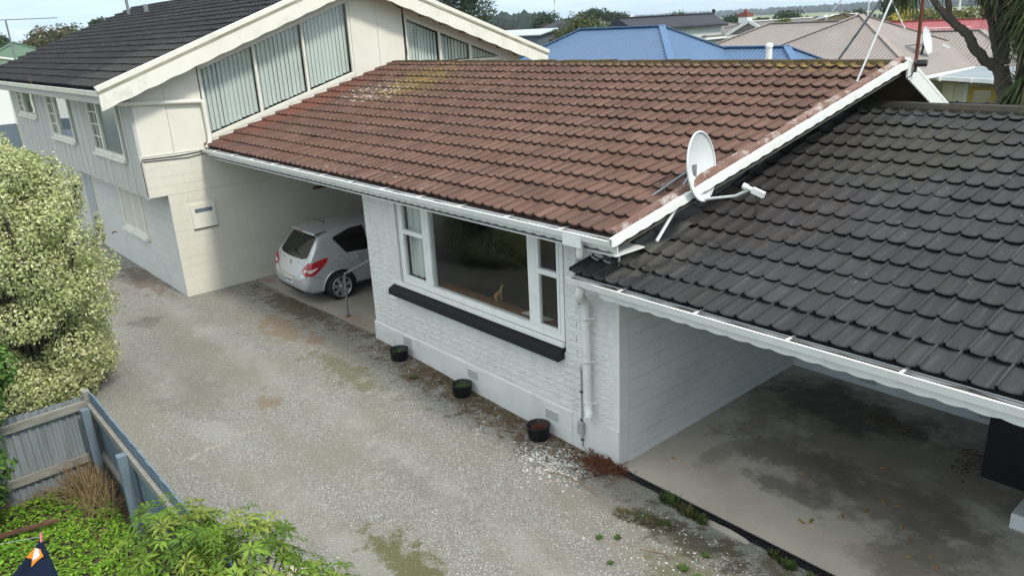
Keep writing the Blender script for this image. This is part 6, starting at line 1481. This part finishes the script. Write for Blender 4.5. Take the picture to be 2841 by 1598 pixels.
# trunk and limbs drawn in the plane of the tree, each with its own depth
def limb(pts, r0, r1, name='limb'):
    k = MB(); n = len(pts); P = []
    for i in range(n - 1):
        for s_ in range(4): P.append(pts[i].lerp(pts[i + 1], s_ / 4) + Vector((noise.noise(pts[i] * 3 + Vector((s_, 0, 0))), 0, noise.noise(pts[i] * 3 + Vector((0, s_, 0))))) * .03)
    P.append(pts[-1]); k.tube(P, [lerp(r0, r1, i / (len(P) - 1)) * (1 + .10 * noise.noise(P[i] * 6)) for i in range(len(P))], 10); return k.build(name, MATS['cabbage_bark'], t)
TREE_LIMBS = []
limb([Vector((-.10, 13.85, 0)), Vector((-.22, 13.83, 1.6)), Vector((-.31, 13.81, 2.74)), Vector((-.43, 13.77, 3.01)), Vector((-.61, 13.72, 3.55)), Vector((-.70, 13.69, 3.87))], .24, .17, 'trunk')
def arc(pts, r0, r1, dy0, dy1):
    n = len(pts); limb([Vector(p) + Vector((0, lerp(dy0, dy1, i / (n - 1)), 0)) for i, p in enumerate(pts)], r0, r1)
arc([(-.69, 13.69, 3.82), (-.97, 13.6, 4.02), (-1.18, 13.53, 4.28), (-1.34, 13.47, 4.6), (-1.51, 13.41, 4.77), (-1.67, 13.36, 4.93), (-1.76, 13.32, 5.04), (-1.92, 13.26, 5.26), (-2.4, 13.1, 6.0)], .12, .06, 0, -.4)
arc([(-1.69, 13.35, 4.97), (-1.75, 13.33, 5.18), (-1.84, 13.29, 5.6), (-1.9, 13.2, 6.2)], .07, .05, -.25, -.1)
arc([(-.72, 13.68, 3.95), (-.83, 13.65, 4.23), (-.96, 13.6, 4.59), (-1.07, 13.57, 4.94), (-1.19, 13.53, 5.19), (-1.45, 13.44, 5.45), (-1.6, 13.4, 6.1)], .10, .06, 0, .4)
arc([(-1.19, 13.53, 5.19), (-1.2, 13.53, 5.7), (-1.15, 13.5, 6.3)], .07, .06, .25, .3)
arc([(-.67, 13.7, 3.91), (-.71, 13.69, 4.33), (-.71, 13.68, 4.58), (-.66, 13.7, 4.78), (-.62, 13.71, 5.12), (-.6, 13.7, 5.9)], .13, .08, 0, .3)
arc([(-.73, 13.68, 4.47), (-.84, 13.64, 4.55), (-.92, 13.62, 4.79), (-1.01, 13.59, 5.04), (-1.1, 13.5, 5.8)], .08, .06, .05, .6)
arc([(-.30, 13.8, 4.55), (-.38, 13.79, 4.68), (-.56, 13.73, 4.88), (-.72, 13.68, 5.08), (-.85, 13.65, 5.6)], .06, .05, -.3, -.5)
arc([(-.05, 13.9, 0.0), (-.16, 13.85, 2.74), (-.2, 13.84, 3.19), (-.23, 13.83, 3.73), (-.28, 13.8, 4.6)], .15, .08, -.3, -.3)
def spiky(center, r, n, droop, seed, name='leaf_head'):
    rr = random.Random(seed); b = MB(); c = Vector(center)
    for i in range(n):
        d = Vector((rr.gauss(0, 1), rr.gauss(0, 1), rr.gauss(0, 1) + .1)).normalized(); l = r * rr.uniform(.6, 1.1); p1 = c + d * l * .55; p2 = c + d * l + Vector((0, 0, -droop * l * rr.uniform(.2, 1))); s_ = d.cross(Vector((0, 0, 1)));
        if s_.length < .05: continue
        s_ = s_.normalized() * .022; g_ = rr.uniform(.6, 1.3); c_ = rr.choice([(.055, .085, .028), (.085, .12, .04), (.04, .062, .022), (.12, .14, .055)] if rr.random() < .85 else [(.16, .12, .06)]); b.add([c + d * .05 - s_ * .5, c + d * .05 + s_ * .5, p1 + s_, p1 - s_, p2], [(0, 1, 2, 3), (3, 2, 4)], 0, tuple(v * g_ for v in c_))
    b.build(name, MATS['leaf'], t)
for i, (c, r) in enumerate([((-.18, 13.6, 5.05), .85), ((-.05, 13.5, 5.35), .9), ((-.62, 13.9, 5.75), .8), ((-1.12, 13.9, 6.1), .8), ((-1.6, 13.7, 6.35), .8), ((-2.45, 12.7, 5.95), .75), ((-1.9, 13.1, 6.3), .7), ((-.85, 13.2, 5.75), .7), ((.25, 13.6, 4.7), .8), ((.0, 13.2, 4.9), .95), ((-.25, 13.4, 5.3), 1.0), ((-2.75, 12.9, 5.85), .55)]): spiky(c, r, 380, .75, 400 + i)
for i, (c, r) in enumerate([((-.28, 13.3, 2.95), .72), ((-.05, 13.3, 3.5), .7), ((.15, 13.4, 3.05), .7)]): spiky(c, r, 260, .7, 430 + i)
# trees
def crown_tree(name, label, x, y, ztop, w, cols, seed, n=2600, hfrac=.5, lsize=(.22, .38), group='trees before the fields', flat=1.0, cat='tree', zbase=0.0, nl=9):
    rr = random.Random(seed); lobes = []; hc = min(ztop * hfrac, w * .9 * flat + .4)
    for i in range(nl):
        a = rr.uniform(0, 6.3); q = rr.uniform(.1, .62) * w / 2; r_ = w / 2 * rr.uniform(.42, .62); lobes.append(((x + math.cos(a) * q, y + math.sin(a) * q, ztop - r_ * flat * .9 - rr.uniform(0, 1) ** 1.5 * hc), (r_, r_, r_ * flat * .85)))
    return shrub(name, label, cat, lobes, n, lsize, cols, seed, ((x, y, zbase), .16), group, shell=.35, fold=0)
DG = [(.030, .055, .022), (.040, .070, .026), (.022, .042, .018)]; MG = [(.055, .085, .025), (.075, .105, .03), (.04, .065, .02), (.10, .10, .035)]
OL = [(.15, .16, .045), (.19, .19, .06), (.10, .12, .035), (.18, .13, .045)]; YL = [(.40, .33, .04), (.46, .38, .06), (.28, .25, .04)]; BR = [(.14, .085, .045), (.11, .065, .035), (.09, .08, .03)]; PU = [(.075, .045, .048), (.055, .038, .04), (.09, .06, .05)]
crown_tree('round_tree', 'dense rounded green and russet tree behind the blue roof', -27.4, 28.6, 6.0, 5.2, [(.055, .090, .022), (.075, .11, .03), (.11, .095, .025), (.04, .065, .018)], 41, 24000, .7, (.10, .2), None, nl=30)
crown_tree('pine_tree', 'dark pine left of the radio mast', -74.0, 69.5, 6.9, 4.95, DG, 42, 2600); crown_tree('pine_tree', 'low dark pine just right of the radio mast', -71.5, 72.5, 5.7, 5.4, DG, 43, 2600)
crown_tree('pine_tree', 'flat topped pine above the round green tree', -76.6, 81.0, 7.1, 5.4, DG, 44, 2600, flat=.6); crown_tree('pine_tree', 'flat topped pine just left of the far white dish', -80.5, 90.3, 6.65, 5.1, DG, 45, 2600, flat=.6)
crown_tree('pine_tree', 'broad dark pine over the grey roof ridge', -66.5, 89.6, 6.25, 6.0, DG, 46, 3000); crown_tree('pine_tree', 'small grey green tree left of the broad dark pine', -70.5, 86.2, 4.9, 3.6, MG, 47, 1500)
crown_tree('pine_tree', 'dark round tree left of the chimney', -61.0, 93.5, 5.5, 4.35, DG, 48, 2400); crown_tree('pine_tree', 'small dark tree right of the chimney', -57.5, 96.0, 4.9, 2.85, DG, 49, 1400)
crown_tree('pine_tree', 'dark spreading tree left of the tan roof peak', -49.4, 88.9, 5.8, 4.8, DG, 50, 2800); crown_tree('pine_tree', 'grey green cypress behind the tan roof peak', -40.0, 82.6, 5.75, 4.5, [(.045, .065, .04), (.06, .08, .05), (.035, .05, .03)], 51, 2800, .8); crown_tree('pine_tree', 'smaller grey green tree right of the cypress', -37.6, 83.5, 5.2, 3.3, [(.045, .065, .04), (.06, .08, .05)], 52, 1600, .8)
crown_tree('leafy_bush', 'bright green bush behind the left end of the tan ridge', -22.2, 41.1, 5.0, 2.2, [(.11, .16, .03), (.14, .19, .04), (.08, .12, .03)], 53, 2400, .5, (.12, .22), 'bushes behind the houses')
for i, (x, y, z, w, c, lab) in enumerate([(-24.6, 62.3, 4.95, 3.0, YL, 'golden yellow bush left of the rusty mast'), (-27.3, 61.5, 4.3, 2.4, MG, 'dull green bush left of the golden bush'), (-22.4, 63.1, 4.75, 2.8, OL, 'olive bush right of the rusty mast'), (-20.3, 64.0, 4.7, 3.0, OL, 'olive bush in the middle of the hedge row over the red roof'), (-18.2, 64.7, 4.8, 2.6, YL[2:] + OL, 'yellow green bush right in the hedge row'), (-16.4, 65.2, 4.9, 2.8, BR, 'russet brown bush at the right of the hedge row'), (-14.2, 65.6, 4.9, 3.0, BR + MG, 'brown and green bush behind the cabbage tree'), (-11.8, 66.2, 4.9, 3.2, MG, 'green bush at the far right of the hedge row'), (-25.9, 66.0, 5.5, 2.6, DG, 'tall dark tree behind the golden bush')]):
    crown_tree('hedge_bush', lab, x, y, z + .6, w * 1.15, c, 60 + i, 3600, .6, (.14, .28), 'bushes behind the red roof')
crown_tree('purple_shrub', 'purple brown leafless shrub left of the pale shed', -43.6, 36.4, 5.5, 2.4, PU, 71, 2200, .5, (.15, .25), 'purple shrubs'); crown_tree('purple_shrub', 'purple brown shrub over the pale shed roof', -41.4, 38.6, 5.45, 2.4, PU, 72, 2200, .5, (.15, .25), 'purple shrubs'); crown_tree('leafy_bush', 'dark green bush beside the dark side roof', -39.6, 40.5, 5.6, 2.6, MG, 73, 2400, .6, (.15, .25), 'bushes behind the houses')
crown_tree('leafy_bush', 'small yellow green plant before the grey roofed house', -28.6, 33.2, 4.35, 1.1, OL, 74, 800, .6, (.08, .15), 'bushes behind the houses')
crown_tree('garden_tree', 'dark tree at the far left edge', -89.0, 7.8, 8.0, 5.0, DG + MG, 75, 9000, .7, (.25, .45), 'trees behind the cream house'); crown_tree('garden_tree', 'broad russet green tree left of the slate roof', -88.0, 13.0, 7.9, 8.0, MG + BR, 76, 16000, .6, (.25, .45), 'trees behind the cream house', nl=16); crown_tree('garden_tree', 'small russet tree between the left trees', -86.0, 10.0, 6.8, 3.4, BR + MG, 77, 5000, .6, (.22, .4), 'trees behind the cream house'); crown_tree('garden_tree', 'dark leafy tree peeping over the slate roof edge', -92.0, 18.0, 8.6, 5.0, DG + MG, 78, 8000, .6, (.25, .45), 'trees behind the cream house')
crown_tree('leafy_bush', 'small bush before the green roof at the left edge', -36.5, 1.3, 5.3, 1.6, MG, 79, 1600, .8, (.10, .18), 'bushes behind the houses'); crown_tree('leafy_bush', 'dark reddish bush at the foot of the white house', -43.5, -2.0, .95, 2.2, BR + DG, 80, 1600, .9, (.10, .2), 'bushes behind the houses')
# conifer behind the cream house
def conifer():
    t = thing('conifer', 'blue green conifer rising behind the cream gable', 'tree', (-27.6, 19.4, 0)); rr = random.Random(90); b = MB(); w = MB(); X, Y = -27.6, 19.4
    w.tube([(X, Y, 0), (X, Y, 5), (X, Y, 9.8)], [.22, .15, .03], 8)
    for i in range(150):
        z = 1.5 + 8.0 * (i / 150); L_ = 2.6 * (1 - (z - 1.5) / 8.9) + .3; L_ *= rr.uniform(.75, 1.12); a = i * 2.4; d = Vector((math.cos(a), math.sin(a), .12)); p0 = Vector((X, Y, z)); p1 = p0 + d * L_ + Vector((0, 0, -.18 * L_ + .1))
        w.tube([p0, p0.lerp(p1, .5) + Vector((0, 0, .08)), p1], [.03, .02, .006], 5)
        for k in range(120):
            f = rr.uniform(.25, 1.0); q = p0.lerp(p1, f) + Vector((rr.gauss(0, .16), rr.gauss(0, .16), rr.gauss(0, .10))); dd = (d + Vector((rr.gauss(0, .6), rr.gauss(0, .6), rr.gauss(0, .4) + .3))).normalized(); l = rr.uniform(.12, .26); s_ = dd.orthogonal().normalized() * .035; g_ = rr.uniform(.7, 1.3); c_ = rr.choice([(.055, .095, .055), (.075, .115, .07), (.04, .07, .035), (.085, .11, .04)])
            b.add([q - s_, q + s_, q + dd * l], [(0, 1, 2)], 0, tuple(v * g_ for v in c_))
    b.build('crown', MATS['leaf'], t); w.build('trunk', MATS['bark'], t)
conifer()
t = thing('radio_mast', 'thin far radio mast standing above the left tree line', 'mast', (-101.9, 98.2, 0))
b = MB(); b.tube([(-101.9, 98.2, 0), (-101.9, 98.2, 9.2)], [.12, .05], 6); b.build('pole', MATS['rust'], t)
for z in (2.5, 5.0, 7.5): b = MB(); b.tube([(-101.9, 98.2, z), (-101.9, 98.2, z + 1.0)], .13, 6); b.build('white_band', MATS['house_white'], t)
for x, y, h_, lab in ((-25.3, 78.2, 7.5, 'pale power pole behind the hedge row'), (-19.5, 82.0, 7.0, 'thin power pole right behind the hedge row')):
    t = thing('power_pole', lab, 'pole', (x, y, 0), 'power poles'); b = MB(); b.tube([(x, y, 0), (x, y, h_)], [.13, .09], 7); b.build('pole', MATS['dish_grey'], t); b = MB(); b.bar((x - .9, y, h_ - .4), (x + .9, y, h_ - .4), .1, .1); b.build('cross_arm', MATS['timber_grey'], t)
# far tree belts: one mass
def belt(name, label, azs, dist, height, n, seed, mat, slim=.4):
    rr = random.Random(seed); b = MB()
    for i in range(n):
        a = rr.uniform(*azs); f = (a - azs[0]) / (azs[1] - azs[0]); D = lerp(dist[0], dist[1], f) * rr.uniform(.96, 1.08); h_ = lerp(height[0], height[1], f) * rr.uniform(.55, 1.05) * (1 + .25 * noise.noise(Vector((a * 40, seed, 0)))); az = rad(49.81 + a); c = Vector((CAMLOC.x - math.sin(az) * D, CAMLOC.y + math.cos(az) * D, 0)); w = h_ * rr.uniform(.8, 1.4) * slim
        k = 7; ring = []
        for lv, (q, zz) in enumerate(((.7, 0), (1.0, .45), (.75, .78))):
            for j in range(k): an = 6.283 * j / k + rr.uniform(-.2, .2); ring.append(c + Vector((math.cos(an) * w * q * rr.uniform(.8, 1.15), math.sin(an) * w * q * rr.uniform(.8, 1.15), h_ * zz * rr.uniform(.93, 1.07))))
        ring.append(c + Vector((rr.gauss(0, .2) * w, 0, h_)))
        b.add(ring, [(lv * k + j, lv * k + (j + 1) % k, (lv + 1) * k + (j + 1) % k, (lv + 1) * k + j) for lv in (0, 1) for j in range(k)] + [(2 * k + j, 2 * k + (j + 1) % k, 3 * k) for j in range(k)])
    return stuff(b.build(name, MATS[mat]), label, 'woodland')
belt('far_woodland', 'long dark belt of far woodland along the horizon', (-38, 0), (760, 1700), (9.5, 10), 1900, 1, 'far_pine'); belt('far_woodland', 'hazy farther ridge of woodland behind the belt', (-38, 12), (1900, 2900), (13, 15), 1100, 2, 'far_pine'); belt('mid_woodland', 'dark shelter belt left of the round tree', (-3.5, 3.2), (230, 260), (8.0, 8.6), 420, 3, 'far_pine', .22); belt('hedge_row', 'low hedge lines crossing the far fields', (-30, -3), (330, 600), (2.4, 2.8), 130, 4, 'far_pine')

# ------------------------------------------------------------------ the air
hz = MB(); hz.box((-4400, -4400, -1.1), (4400, 4400, 12.5)); hz = hz.build('haze', [])
hm = bpy.data.materials.new('haze'); hm.use_nodes = True; hn = hm.node_tree
for q in list(hn.nodes):
    if q.type == 'BSDF_PRINCIPLED': hn.nodes.remove(q)
pv = nd(hn, 'ShaderNodeVolumePrincipled', {'Color': (0.80, 0.88, 0.97, 1), 'Density': 0.00035, 'Anisotropy': 0.2}); hn.links.new(pv.outputs[0], hn.nodes['Material Output'].inputs['Volume'])
hz.data.materials.append(hm); hz['kind'] = 'stuff'; hz['label'] = 'thin pale haze in the air over the far fields'; hz['category'] = 'haze'
